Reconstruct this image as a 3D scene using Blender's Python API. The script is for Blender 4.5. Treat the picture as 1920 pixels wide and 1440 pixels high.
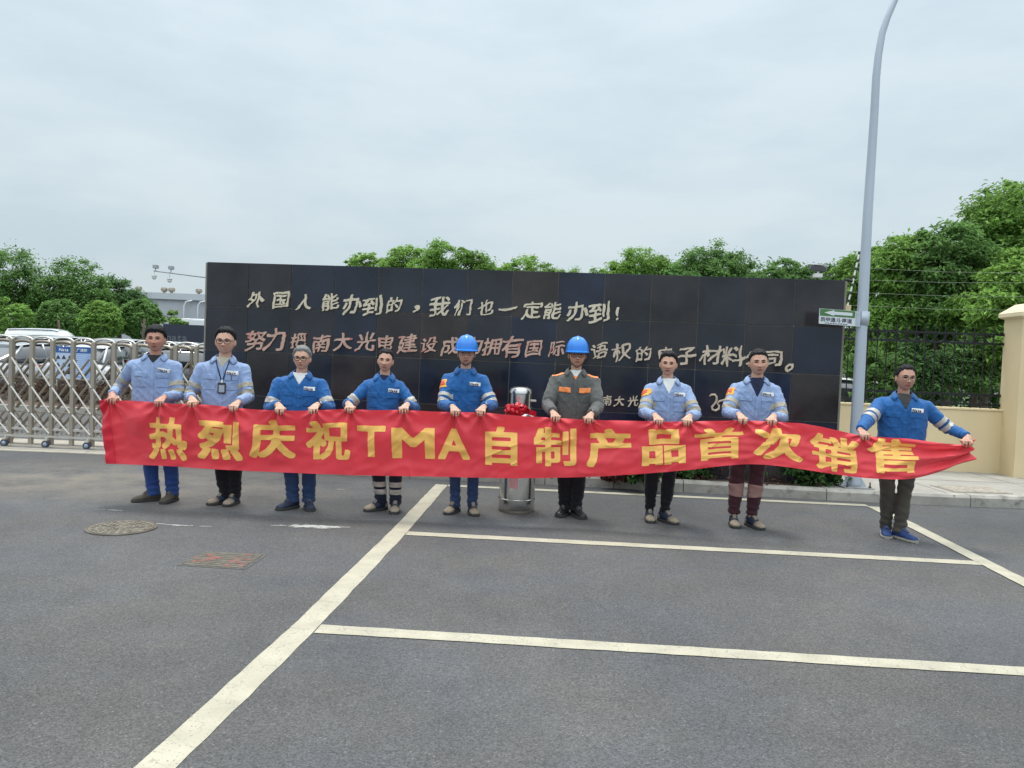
import bpy, bmesh, math, random
import numpy as np
from mathutils import Vector, Matrix, noise
from mathutils.bvhtree import BVHTree
from math import sin, cos, pi, radians, sqrt, atan2, exp

for o in list(bpy.data.objects):
    bpy.data.objects.remove(o)
SC = bpy.context.scene
COL = SC.collection
random.seed(7)

# ------------------------------------------------------------------ camera
FPX, PITCH, ROLL, CAMH = 1450.0, -.0346, .0399, 1.57
_cp, _sp, _c, _s = cos(PITCH), sin(PITCH), cos(ROLL), sin(ROLL)
FW = Vector((0, _cp, _sp)); _r0 = Vector((1, 0, 0)); _u0 = Vector((0, -_sp, _cp))
RT = _r0 * _c + _u0 * _s
UP = _u0 * _c - _r0 * _s
cam_d = bpy.data.cameras.new("camera"); cam = bpy.data.objects.new("camera", cam_d); COL.objects.link(cam)
cam_d.sensor_width = 36; cam_d.lens = FPX / 1920 * 36
cam_d.clip_start = .05; cam_d.clip_end = 3000
M = Matrix.Identity(4)
for i in range(3):
    M[i][0] = RT[i]; M[i][1] = UP[i]; M[i][2] = -FW[i]
M[2][3] = CAMH
cam.matrix_world = M
SC.camera = cam

# ------------------------------------------------------------------ world, sun, exposure
SUN_EL, SUN_AZ = radians(74), radians(-20)       # behind the wall, a little to the left; azimuth from +Y towards +X
w = bpy.data.worlds.new("World"); SC.world = w; w.use_nodes = True
nt = w.node_tree; nt.nodes.clear()
def wn(t, **k):
    n = nt.nodes.new(t)
    for a, b in k.items():
        setattr(n, a, b)
    return n
def wl(a, b): nt.links.new(a, b)
out = wn('ShaderNodeOutputWorld'); bg = wn('ShaderNodeBackground'); wl(bg.outputs[0], out.inputs[0])
sky = wn('ShaderNodeTexSky'); sky.sky_type = 'NISHITA'; sky.sun_disc = False
sky.sun_elevation = SUN_EL; sky.sun_rotation = SUN_AZ; sky.dust_density = 4; sky.air_density = 1
tc = wn('ShaderNodeTexCoord'); sep = wn('ShaderNodeSeparateXYZ'); wl(tc.outputs['Generated'], sep.inputs[0])
# overcast layer: pale blue-grey, brighter overhead
ramp = wn('ShaderNodeValToRGB'); wl(sep.outputs[2], ramp.inputs[0])
e = ramp.color_ramp.elements
e[0].position = 0.0; e[0].color = (5.2, 6.2, 6.7, 1)
e[1].position = 1.0; e[1].color = (17.0, 18.0, 18.6, 1)
for p_, c_ in ((.16, (6.0, 7.0, 7.5, 1)), (.42, (6.5, 7.65, 8.35, 1)), (.66, (13.5, 14.6, 15.3, 1))):
    q = ramp.color_ramp.elements.new(p_); q.color = c_
mapn = wn('ShaderNodeMapping'); mapn.inputs['Scale'].default_value = (1.4, 1.4, 4.2); wl(tc.outputs['Generated'], mapn.inputs[0])
nz = wn('ShaderNodeTexNoise'); nz.inputs['Scale'].default_value = 3.1; nz.inputs['Detail'].default_value = 6; nz.inputs['Roughness'].default_value = .55
wl(mapn.outputs[0], nz.inputs[0])
cr = wn('ShaderNodeValToRGB'); wl(nz.outputs[0], cr.inputs[0])
cr.color_ramp.elements[0].position = .33; cr.color_ramp.elements[0].color = (.895, .912, .93, 1)
cr.color_ramp.elements[1].position = .62; cr.color_ramp.elements[1].color = (1.04, 1.02, 1.0, 1)
mul = wn('ShaderNodeMixRGB', blend_type='MULTIPLY'); mul.inputs[0].default_value = 1
side = wn('ShaderNodeMapRange'); side.inputs[1].default_value = -.9; side.inputs[2].default_value = .2; side.inputs[3].default_value = 1.5; side.inputs[4].default_value = 1.0
wl(sep.outputs[1], side.inputs[0])                                   # unseen sky behind the camera, brightened on purpose to lift surfaces facing it
sidev = wn('ShaderNodeVectorMath', operation='SCALE'); wl(ramp.outputs[0], sidev.inputs[0]); wl(side.outputs[0], sidev.inputs['Scale'])
wl(sidev.outputs[0], mul.inputs[1]); wl(cr.outputs[0], mul.inputs[2])
mix = wn('ShaderNodeMixRGB'); mix.inputs[0].default_value = .88
wl(sky.outputs[0], mix.inputs[1]); wl(mul.outputs[0], mix.inputs[2])
wl(mix.outputs[0], bg.inputs[0]); bg.inputs[1].default_value = .100

sd = bpy.data.lights.new("sun", 'SUN'); sd.energy = 2.0; sd.angle = radians(14); sd.color = (1, .96, .9)
so = bpy.data.objects.new("sun", sd); COL.objects.link(so)
sdir = Vector((sin(SUN_AZ) * cos(SUN_EL), cos(SUN_AZ) * cos(SUN_EL), sin(SUN_EL)))
so.rotation_euler = sdir.to_track_quat('Z', 'Y').to_euler()
so.location = (0, 0, 30)
SC.view_settings.view_transform = 'Standard'; SC.view_settings.look = 'None'
SC.view_settings.gamma = 1; SC.view_settings.exposure = 0.22; SC.view_settings.use_curve_mapping = False
SC.cycles.max_bounces = 6; SC.cycles.transparent_max_bounces = 8

# ------------------------------------------------------------------ helpers: pixels of the photograph -> points of the place
def ray(px, py): return FW + RT * ((px - 960) / FPX) - UP * ((py - 720) / FPX)
def gp(px, py, z=0.0):
    d = ray(px, py); t = (z - CAMH) / d.z
    return Vector((d.x * t, d.y * t, z))
def at(px, py, Y):
    d = ray(px, py); t = Y / d.y
    return Vector((d.x * t, Y, CAMH + d.z * t))

# ------------------------------------------------------------------ materials
MATS = {}
def srgb(r, g, b):
    f = lambda c: (c / 255 / 12.92) if c <= 10 else ((c / 255 + .055) / 1.055) ** 2.4
    return (f(r), f(g), f(b))
def mat(name, col, rough=.6, metal=0, spec=.5, var=0, vscale=8, bump=0, bscale=60, trans=0, sheen=0, coat=0, island=0, tint=False, stretch=None, dirt_or_reflection=None):
    if name in MATS: return MATS[name]
    m = bpy.data.materials.new(name); m.use_nodes = True; MATS[name] = m
    t = m.node_tree; b = t.nodes['Principled BSDF']
    b.inputs['Base Color'].default_value = (*col, 1); b.inputs['Roughness'].default_value = rough
    b.inputs['Metallic'].default_value = metal; b.inputs['Specular IOR Level'].default_value = spec
    if sheen: b.inputs['Sheen Weight'].default_value = sheen
    if coat: b.inputs['Coat Weight'].default_value = coat; b.inputs['Coat Roughness'].default_value = .08
    N = lambda k: t.nodes.new(k); L = t.links.new
    co = N('ShaderNodeTexCoord'); src = co.outputs['Object']
    if stretch:
        mp = N('ShaderNodeMapping'); mp.inputs['Scale'].default_value = stretch; L(src, mp.inputs[0]); src = mp.outputs[0]
    cur = None
    if var:
        n = N('ShaderNodeTexNoise'); n.inputs['Scale'].default_value = vscale; n.inputs['Detail'].default_value = 5; L(src, n.inputs[0])
        r = N('ShaderNodeMapRange'); r.inputs[1].default_value = .3; r.inputs[2].default_value = .7; r.inputs[3].default_value = 1 - var; r.inputs[4].default_value = 1 + var; L(n.outputs[0], r.inputs[0])
        x = N('ShaderNodeVectorMath'); x.operation = 'SCALE'; x.inputs[0].default_value = col; L(r.outputs[0], x.inputs['Scale']); cur = x.outputs[0]
    if island:
        g = N('ShaderNodeNewGeometry'); r2 = N('ShaderNodeMapRange'); r2.inputs[3].default_value = 1 - island; r2.inputs[4].default_value = 1 + island; L(g.outputs['Random Per Island'], r2.inputs[0])
        x2 = N('ShaderNodeVectorMath'); x2.operation = 'SCALE'; L(r2.outputs[0], x2.inputs['Scale'])
        if cur: L(cur, x2.inputs[0])
        else: x2.inputs[0].default_value = col
        cur = x2.outputs[0]
    if tint:
        a = N('ShaderNodeAttribute'); a.attribute_name = 'tint'; x3 = N('ShaderNodeVectorMath'); x3.operation = 'MULTIPLY'; L(a.outputs['Color'], x3.inputs[1])
        if cur: L(cur, x3.inputs[0])
        else: x3.inputs[0].default_value = col
        cur = x3.outputs[0]
    if dirt_or_reflection:
        dcol, dscale, dlo = dirt_or_reflection
        n2 = N('ShaderNodeTexNoise'); n2.inputs['Scale'].default_value = dscale; n2.inputs['Detail'].default_value = 8; n2.inputs['Roughness'].default_value = .65; L(src, n2.inputs[0])
        r3 = N('ShaderNodeMapRange'); r3.inputs[1].default_value = dlo; r3.inputs[2].default_value = dlo + .14; L(n2.outputs[0], r3.inputs[0])
        mx = N('ShaderNodeMixRGB'); L(r3.outputs[0], mx.inputs[0]); mx.inputs[2].default_value = (*dcol, 1)
        if cur: L(cur, mx.inputs[1])
        else: mx.inputs[1].default_value = (*col, 1)
        cur = mx.outputs[0]
    if cur: L(cur, b.inputs['Base Color'])
    if bump:
        n = N('ShaderNodeTexNoise'); n.inputs['Scale'].default_value = bscale; n.inputs['Detail'].default_value = 4; L(src, n.inputs[0])
        bp = N('ShaderNodeBump'); bp.inputs['Strength'].default_value = bump; bp.inputs['Distance'].default_value = .01; L(n.outputs[0], bp.inputs['Height']); L(bp.outputs[0], b.inputs['Normal'])
    if trans:
        tr = N('ShaderNodeBsdfTranslucent'); tr.inputs[0].default_value = (*col, 1)
        if cur: L(cur, tr.inputs[0])
        ms = N('ShaderNodeMixShader'); ms.inputs[0].default_value = trans
        L(b.outputs[0], ms.inputs[1]); L(tr.outputs[0], ms.inputs[2]); L(ms.outputs[0], t.nodes['Material Output'].inputs[0])
    return m

def asphalt_mat():
    m = bpy.data.materials.new('asphalt'); m.use_nodes = True; MATS['asphalt'] = m
    t = m.node_tree; b = t.nodes['Principled BSDF']; N = lambda k: t.nodes.new(k); L = t.links.new
    co = N('ShaderNodeTexCoord'); P = co.outputs['Object']
    def nz(s, d=4, r=.5):
        n = N('ShaderNodeTexNoise'); n.inputs['Scale'].default_value = s; n.inputs['Detail'].default_value = d; n.inputs['Roughness'].default_value = r; L(P, n.inputs[0]); return n.outputs[0]
    def rng(x, a, b_, c, d):
        r = N('ShaderNodeMapRange'); r.inputs[1].default_value = a; r.inputs[2].default_value = b_; r.inputs[3].default_value = c; r.inputs[4].default_value = d; L(x, r.inputs[0]); return r.outputs[0]
    def mth(op, a, c):
        n = N('ShaderNodeMath'); n.operation = op
        for i, v in enumerate((a, c)):
            if isinstance(v, (int, float)): n.inputs[i].default_value = v
            else: L(v, n.inputs[i])
        return n.outputs[0]
    v = N('ShaderNodeTexVoronoi'); v.inputs['Scale'].default_value = 135; L(P, v.inputs[0])
    vs = N('ShaderNodeSeparateXYZ'); L(v.outputs['Color'], vs.inputs[0])
    agg = rng(vs.outputs[0], 0, 1, .66, 1.34)                        # each chip of stone its own grey
    chips = rng(vs.outputs[1], .965, .99, 0, .7)                     # a few pale chips
    fine = rng(nz(220, 2), .3, .7, .8, 1.2)
    big = rng(nz(.45, 6, .62), .3, .7, .80, 1.26)
    mid = rng(nz(3.5, 6, .65), .3, .7, .93, 1.07)
    val = mth('MULTIPLY', mth('MULTIPLY', agg, fine), mth('MULTIPLY', big, mid))
    pit = rng(nz(95, 3, .6), .28, .42, .5, 1)
    val = mth('MULTIPLY', mth('ADD', val, chips), pit)
    sc = N('ShaderNodeVectorMath'); sc.operation = 'SCALE'; sc.inputs[0].default_value = (.081, .083, .0855); L(val, sc.inputs['Scale'])
    # dusty, tan patch where the cars turn in at the gate
    mp = N('ShaderNodeMapping'); mp.inputs['Location'].default_value = (4.6, -8.6, 0); L(P, mp.inputs[0])
    mp2 = N('ShaderNodeMapping'); mp2.inputs['Scale'].default_value = (.42, 1.0, 1); L(mp.outputs[0], mp2.inputs[0])
    ln = N('ShaderNodeVectorMath'); ln.operation = 'LENGTH'; L(mp2.outputs[0], ln.inputs[0])
    wm = N('ShaderNodeMixRGB'); L(rng(nz(.8, 4, .6), .4, .6, 0, 1), wm.inputs[0]); wm.blend_type = 'MIX'; wm.inputs[1].default_value = (.080, .0835, .0885, 1); wm.inputs[2].default_value = (.090, .0885, .0865, 1); L(wm.outputs[0], sc.inputs[0])
    dst = mth('MULTIPLY', rng(ln.outputs['Value'], .2, 1.6, 1, 0), rng(nz(1.8, 6, .7), .34, .62, 0, .75))
    mx = N('ShaderNodeMixRGB'); L(dst, mx.inputs[0]); L(sc.outputs[0], mx.inputs[1]); mx.inputs[2].default_value = (.21, .185, .15, 1)
    L(mx.outputs[0], b.inputs['Base Color']); b.inputs['Roughness'].default_value = .82; b.inputs['Specular IOR Level'].default_value = .35
    bp = N('ShaderNodeBump'); bp.inputs['Strength'].default_value = .55; bp.inputs['Distance'].default_value = .006
    L(v.outputs['Distance'], bp.inputs['Height']); L(bp.outputs[0], b.inputs['Normal'])
    return m

def paint_mat():
    m = bpy.data.materials.new('road_paint'); m.use_nodes = True; MATS['road_paint'] = m
    t = m.node_tree; b = t.nodes['Principled BSDF']; N = lambda k: t.nodes.new(k); L = t.links.new
    co = N('ShaderNodeTexCoord'); P = co.outputs['Object']
    n = N('ShaderNodeTexNoise'); n.inputs['Scale'].default_value = 90; n.inputs['Detail'].default_value = 3; L(P, n.inputs[0])
    n2 = N('ShaderNodeTexNoise'); n2.inputs['Scale'].default_value = 5; n2.inputs['Detail'].default_value = 6; L(P, n2.inputs[0])
    nd = N('ShaderNodeTexNoise'); nd.inputs['Scale'].default_value = 9; L(P, nd.inputs[0])
    ad = N('ShaderNodeVectorMath'); ad.operation = 'MULTIPLY_ADD'; L(nd.outputs['Color'], ad.inputs[0]); ad.inputs[1].default_value = (.16, .16, 0); L(P, ad.inputs[2])
    v = N('ShaderNodeTexVoronoi'); v.feature = 'DISTANCE_TO_EDGE'; v.inputs['Scale'].default_value = 7; L(ad.outputs[0], v.inputs[0])
    ck = N('ShaderNodeMapRange'); ck.inputs[1].default_value = .0; ck.inputs[2].default_value = .012; ck.inputs[3].default_value = .66; ck.inputs[4].default_value = 1; L(v.outputs['Distance'], ck.inputs[0])
    r = N('ShaderNodeMapRange'); r.inputs[1].default_value = .3; r.inputs[2].default_value = .7; r.inputs[3].default_value = .84; r.inputs[4].default_value = 1.1; L(n2.outputs[0], r.inputs[0])
    ml = N('ShaderNodeMath'); ml.operation = 'MULTIPLY'; L(ck.outputs[0], ml.inputs[0]); L(r.outputs[0], ml.inputs[1])
    s = N('ShaderNodeVectorMath'); s.operation = 'SCALE'; s.inputs[0].default_value = (.41, .388, .302); L(ml.outputs[0], s.inputs['Scale'])
    hole = N('ShaderNodeMapRange'); hole.inputs[1].default_value = .63; hole.inputs[2].default_value = .70; L(n.outputs[0], hole.inputs[0])
    mx = N('ShaderNodeMixRGB'); L(hole.outputs[0], mx.inputs[0]); L(s.outputs[0], mx.inputs[1]); mx.inputs[2].default_value = (.16, .155, .14, 1)
    L(mx.outputs[0], b.inputs['Base Color']); b.inputs['Roughness'].default_value = .7
    bp = N('ShaderNodeBump'); bp.inputs['Strength'].default_value = .4; bp.inputs['Distance'].default_value = .004; L(n.outputs[0], bp.inputs['Height']); L(bp.outputs[0], b.inputs['Normal'])
    return m
asphalt_mat(); paint_mat()

# ------------------------------------------------------------------ object helpers
def local_matrix(t):
    return Matrix.Translation(t.location) @ t.rotation_euler.to_matrix().to_4x4()
def tag(o, label=None, cat=None, group=None, kind=None):
    if label: o['label'] = label
    if cat: o['category'] = cat
    if group: o['group'] = group
    if kind: o['kind'] = kind
    return o
def thing(name, label, cat, loc=(0, 0, 0), rz=0, group=None):
    o = bpy.data.objects.new(name, None); COL.objects.link(o)
    o.empty_display_size = .2
    o.location = loc; o.rotation_euler = (0, 0, rz)
    return tag(o, label, cat, group)
def obj(name, src, m, parent=None, smooth=False, world=False):
    if isinstance(src, bmesh.types.BMesh):
        me = bpy.data.meshes.new(name); src.to_mesh(me); src.free()
    else:
        me = src; me.name = name
    me.materials.clear()
    for x in (m if isinstance(m, (list, tuple)) else [m]): me.materials.append(x)
    me.polygons.foreach_set('use_smooth', [bool(smooth)] * len(me.polygons))
    if smooth == 'auto': me.set_sharp_from_angle(angle=radians(38))
    o = bpy.data.objects.new(name, me); COL.objects.link(o)
    if parent:
        o.parent = parent
        if world and parent.type == 'EMPTY': o.matrix_parent_inverse = local_matrix(parent).inverted()
    return o
def struct(name, bm, m, smooth=False):
    o = obj(name, bm, m, None, smooth); o['kind'] = 'structure'; return o
def copy_tree(o, parent=None):
    c = o.copy(); COL.objects.link(c)
    if parent: c.parent = parent
    for ch in [x for x in bpy.data.objects if x.parent == o]: copy_tree(ch, c)
    return c
B = bmesh.new
def add_mesh(bm, V, F, Mx=None):
    vs = [bm.verts.new(Mx @ Vector(v) if Mx else Vector(v)) for v in V]
    for f in F:
        try: bm.faces.new([vs[i] for i in f])
        except ValueError: pass
    return vs
def box(bm, c, s, rz=0, bev=0, Mx=None):
    cx, cy, cz = c; sx, sy, sz = s[0] / 2, s[1] / 2, s[2] / 2
    b2 = bmesh.new()
    V = [(x, y, z) for x in (-sx, sx) for y in (-sy, sy) for z in (-sz, sz)]
    add_mesh(b2, V, [(0, 1, 3, 2), (4, 6, 7, 5), (0, 4, 5, 1), (2, 3, 7, 6), (0, 2, 6, 4), (1, 5, 7, 3)])
    if bev: bmesh.ops.bevel(b2, geom=b2.edges[:], offset=bev, segments=2, affect='EDGES', profile=.6)
    T = Matrix.Translation((cx, cy, cz)) @ Matrix.Rotation(rz, 4, 'Z')
    if Mx: T = Mx @ T
    b2.verts.index_update()
    add_mesh(bm, [T @ v.co for v in b2.verts], [[v.index for v in f.verts] for f in b2.faces]); b2.free()
def tube(bm, pts, radii, seg=10, cap=True, flat=None):
    pts = [Vector(p) for p in pts]; n = len(pts)
    if isinstance(radii, (int, float)): radii = [radii] * n
    prev = None; rings = []
    for i, p in enumerate(pts):
        t = (pts[min(i + 1, n - 1)] - pts[max(i - 1, 0)]).normalized()
        if prev is None:
            a = Vector((0, 0, 1)) if abs(t.z) < .9 else Vector((1, 0, 0))
            nx = t.cross(a).normalized()
        else:
            nx = (prev - t * prev.dot(t)).normalized()
        prev = nx; ny = t.cross(nx)
        r = radii[i]; fy = flat if flat else 1
        rings.append([bm.verts.new(p + nx * (r * cos(2 * pi * k / seg)) + ny * (r * fy * sin(2 * pi * k / seg))) for k in range(seg)])
    for i in range(n - 1):
        for k in range(seg):
            bm.faces.new((rings[i][k], rings[i][(k + 1) % seg], rings[i + 1][(k + 1) % seg], rings[i + 1][k]))
    if cap:
        bm.faces.new(rings[0][::-1]); bm.faces.new(rings[-1])
    return rings
def ball(bm, c, r, sub=2, Mx=None):
    T = Matrix.Translation(c) @ Matrix.Diagonal((*((r, r, r) if isinstance(r, (int, float)) else r), 1))
    if Mx: T = Mx @ T
    bmesh.ops.create_icosphere(bm, subdivisions=sub, radius=1, matrix=T)
def capsule(bm, a, b, ra, rb):
    a, b = Vector(a), Vector(b)
    tube(bm, [a, a.lerp(b, .5), b], [ra, (ra + rb) / 2, rb], 12); ball(bm, a, ra); ball(bm, b, rb)
def lathe(bm, prof, seg=32, c=(0, 0, 0)):
    rings = [[bm.verts.new((c[0] + r * cos(2 * pi * k / seg), c[1] + r * sin(2 * pi * k / seg), c[2] + z)) for k in range(seg)] for r, z in prof]
    for i in range(len(prof) - 1):
        for k in range(seg):
            bm.faces.new((rings[i][k], rings[i][(k + 1) % seg], rings[i + 1][(k + 1) % seg], rings[i + 1][k]))
    bm.faces.new(rings[0][::-1]); bm.faces.new(rings[-1])
def sheet(bm, pts, z):
    return bm.faces.new([bm.verts.new((p[0], p[1], z)) for p in pts])
def slab(bm, pts, z0, z1):
    lo = [bm.verts.new((p[0], p[1], z0)) for p in pts]; hi = [bm.verts.new((p[0], p[1], z1)) for p in pts]
    bm.faces.new(lo[::-1]); bm.faces.new(hi); n = len(pts)
    for i in range(n): bm.faces.new((lo[i], lo[(i + 1) % n], hi[(i + 1) % n], hi[i]))
def evaluated(bm, mods):
    """apply modifiers to a bmesh, return a mesh"""
    me = bpy.data.meshes.new('tmp'); bm.to_mesh(me); bm.free()
    o = bpy.data.objects.new('tmp', me); COL.objects.link(o)
    for kind, kw in mods:
        md = o.modifiers.new('m', kind)
        for k, v in kw.items(): setattr(md, k, v)
    dg = bpy.context.evaluated_depsgraph_get()
    r = bpy.data.meshes.new_from_object(o.evaluated_get(dg))
    bpy.data.objects.remove(o); bpy.data.meshes.remove(me)
    return r
def remesh(bm, vox, it=3, fac=.5):
    bmesh.ops.recalc_face_normals(bm, faces=bm.faces)
    return evaluated(bm, [('REMESH', dict(mode='VOXEL', voxel_size=vox)), ('SMOOTH', dict(factor=fac, iterations=it))])
GLY = {}
def glyph(ch, off=0.0, ext=0.0, bev=0.0, res=3):
    k = (ch, off, ext, bev)
    if k not in GLY:
        c = bpy.data.curves.new('g', 'FONT'); c.body = ch; c.size = 1; c.offset = off; c.extrude = ext; c.bevel_depth = bev; c.resolution_u = res
        o = bpy.data.objects.new('g', c); COL.objects.link(o)
        dg = bpy.context.evaluated_depsgraph_get(); me = bpy.data.meshes.new_from_object(o.evaluated_get(dg))
        bpy.data.objects.remove(o); bpy.data.curves.remove(c)
        V = np.array([v.co[:] for v in me.vertices]); F = [tuple(p.vertices) for p in me.polygons]
        bpy.data.meshes.remove(me); GLY[k] = (V, F)
    return GLY[k]
RAS = {}
def raster_glyph(ch, dil, N=84, square=False, it=3):
    """heavy stroke version of a character: fill, thicken by an elliptic brush dil=(a, b, slant), outline smoothed; returns verts 2d and quads"""
    k = (ch, dil, N)
    if k in RAS: return RAS[k]
    V, F = glyph(ch); lo = V[:, :2].min(0) - .12; hi = V[:, :2].max(0) + .12; h = 1.0 / N
    nx, ny = np.ceil((hi - lo) / h).astype(int); gx = lo[0] + (np.arange(nx) + .5) * h; gy = lo[1] + (np.arange(ny) + .5) * h
    m = np.zeros((nx, ny), bool)
    for f in F:
        for j in range(1, len(f) - 1):
            A, Bq, Cq = V[f[0], :2], V[f[j], :2], V[f[j + 1], :2]
            i0, i1 = np.searchsorted(gx, [min(A[0], Bq[0], Cq[0]), max(A[0], Bq[0], Cq[0])]); j0, j1 = np.searchsorted(gy, [min(A[1], Bq[1], Cq[1]), max(A[1], Bq[1], Cq[1])])
            if i1 <= i0 or j1 <= j0: continue
            X, Y = np.meshgrid(gx[i0:i1], gy[j0:j1], indexing='ij')
            e = lambda P, Q: (Q[0] - P[0]) * (Y - P[1]) - (Q[1] - P[1]) * (X - P[0])
            a, b, c = e(A, Bq), e(Bq, Cq), e(Cq, A); m[i0:i1, j0:j1] |= ((a >= 0) & (b >= 0) & (c >= 0)) | ((a <= 0) & (b <= 0) & (c <= 0))
    a, b, sl = dil; o = np.zeros_like(m); R = int(max(a, b) / h) + 1
    for dx in range(-R, R + 1):
        for dy in range(-R, R + 1):
            u = (dx * cos(sl) + dy * sin(sl)) * h; v = (-dx * sin(sl) + dy * cos(sl)) * h
            if (abs(u) <= a and abs(v) <= b) if square else (u / a) ** 2 + (v / b) ** 2 <= 1: o |= np.roll(np.roll(m, dx, 0), dy, 1)
    idx = {}; P = []; Q = []
    def vid(i, j):
        if (i, j) not in idx: idx[(i, j)] = len(P); P.append((lo[0] + i * h, lo[1] + j * h))
        return idx[(i, j)]
    for i, j in np.argwhere(o): Q.append((vid(i, j), vid(i + 1, j), vid(i + 1, j + 1), vid(i, j + 1)))
    from collections import Counter
    ec = Counter()
    for q in Q:
        for x in range(4): ec[tuple(sorted((q[x], q[(x + 1) % 4])))] += 1
    nb = {}
    for (x, y), c in ec.items():
        if c == 1: nb.setdefault(x, []).append(y); nb.setdefault(y, []).append(x)
    P = np.array(P)
    for _ in range(it):
        P2 = P.copy()
        for x, n in nb.items():
            if len(n) == 2: P2[x] = .4 * P[x] + .3 * (P[n[0]] + P[n[1]])
        P = P2
    be = [e for e, c in ec.items() if c == 1]
    RAS[k] = (P, Q, be); return RAS[k]
def text_mesh(bm, s, fn, off=0, h=1.0, spacing=1.0, cut=None):
    """lay a line of text out in a 0..width x 0..1 box, centred on 0, and map it with fn(x, y, z)"""
    xs = 0; parts = []
    for ch in s:
        if ch == ' ': xs += .3; continue
        V, F = glyph(ch, off); wd = V[:, 0].max() - V[:, 0].min() + .08
        parts.append((V - np.array([V[:, 0].min() - xs, 0, 0]), F)); xs += wd * spacing
    for V, F in parts:
        add_mesh(bm, [fn((v[0] - xs / 2) * h, v[1] * h, v[2]) for v in V], F)
    return xs * h

# ================================================================== GROUND, ROAD, KERB
bm = B(); sheet(bm, [(-400, -60), (400, -60), (400, 900), (-400, 900)], 0); struct('ground', bm, MATS['asphalt'])

def strip(bm, pts, width, z, jag=.004, step=.12):
    """painted line with a slightly ragged edge"""
    pts = [Vector(p) for p in pts]; L = []; R = []
    for a, b in zip(pts[:-1], pts[1:]):
        d = (b - a); n = Vector((-d.y, d.x)).normalized(); k = max(2, int(d.length / step))
        for i in range(k + 1):
            p = a.lerp(b, i / k)
            L.append(p + n * (width / 2 + random.uniform(-jag, jag))); R.append(p - n * (width / 2 + random.uniform(-jag, jag)))
    vl = [bm.verts.new((p.x, p.y, z)) for p in L]; vr = [bm.verts.new((p.x, p.y, z)) for p in R]
    for i in range(len(L) - 1): bm.faces.new((vr[i], vr[i + 1], vl[i + 1], vl[i]))
LINES = [
    ([(-.80, 9.28), (-.945, 6.68), (-1.117, 4.29), (-1.262, 2.8), (-1.36, 1.2)], .150, .0025, 'broad left parking line running from the kerb towards the camera'),
    ([(-.715, 9.225), (4.21, 9.005)], .125, .0045, 'far parking line painted along the kerb behind the people'),
    ([(-.862, 6.683), (4.035, 6.43)], .135, .0045, 'middle parking line in front of the feet of the row'),
    ([(-1.036, 4.295), (2.79, 4.08), (4.6, 3.98)], .130, .0045, 'nearest crosswise parking line at the front'),
    ([(4.245, 8.93), (4.19, 8.1), (4.02, 6.3), (3.92, 5.2), (3.75, 3.6)], .14, .0065, 'right parking line running past the last man'),
]
for pts, wd, z, lab in LINES:
    bm = B(); strip(bm, pts, wd, z); o = struct('parking_line', bm, MATS['road_paint']); o['label'] = lab; o['group'] = 'painted parking lines'
# white chalk scuffs on the asphalt
chalk = mat('chalk', (.44, .45, .43), .9, var=.2, vscale=40)
def scuff(cx, cy, ln, wd, n, seed, lab):
    rr = random.Random(seed); bm = B()
    for i in range(n):
        x = cx + rr.gauss(0, .28) * ln; y = cy + rr.gauss(0, .4) * wd; a = rr.gauss(0, .22); l = rr.uniform(.015, .07); h = rr.uniform(.003, .011)
        pts = []
        for k in range(8):
            q = 2 * pi * k / 8; u = l * cos(q) * rr.uniform(.7, 1.1); v = h * sin(q) * rr.uniform(.6, 1.2)
            pts.append((x + u * cos(a) - v * sin(a), y + u * sin(a) + v * cos(a)))
        sheet(bm, pts, .003 + i * .00002)
    o = struct('paint_scuff', bm, chalk); o['label'] = lab
p = gp(588, 988); scuff(p.x, p.y, .42, .06, 150, 1, 'ragged white paint scuff on the asphalt near the broad line')
p = gp(335, 985); scuff(p.x, p.y,   .36, .02, 14, 2, 'faint white scuff beside the round manhole')
p = gp(215, 957); scuff(p.x, p.y, .2, .012, 9, 3, 'thin white scuff behind the round manhole')
p = gp(640, 918); scuff(p.x, p.y, .05, .01, 5, 4, 'tiny white scuff by the kerb')

# kerb
KERB = [(-4.05, 10.55), (-4.02, 10.05), (-3.9, 9.86), (-3.55, 9.77), (-2.4, 9.72), (.3, 9.60), (1.95, 9.47), (3.9, 9.27), (5.1, 9.2), (6.2, 9.22), (9, 9.42), (16, 10.0), (30, 11.5)]
concrete = mat('kerb_concrete', (.33, .315, .28), .85, var=.2, vscale=6, bump=.35, bscale=70, island=.07, dirt_or_reflection=((.14, .13, .115), 5, .58))
pave = mat('pavement_concrete', (.30, .288, .258), .85, var=.15, vscale=2.5, bump=.2, bscale=40, dirt_or_reflection=((.24, .22, .19), 1.6, .55))
def resample(pts, step):
    outp = []; carry = 0
    pts = [Vector(p) for p in pts]
    for a, b in zip(pts[:-1], pts[1:]):
        L = (b - a).length; s = carry
        while s < L: outp.append(a.lerp(b, s / L)); s += step
        carry = s - L
    outp.append(pts[-1]); return outp
kp = resample(KERB, .85)
bm = B()
def off2(pts, d):
    r = []
    for i, p in enumerate(pts):
        t = (pts[min(i + 1, len(pts) - 1)] - pts[max(i - 1, 0)]).normalized(); r.append(p + Vector((-t.y, t.x)) * d)
    return r
k_in = off2(kp, .15)
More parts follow.
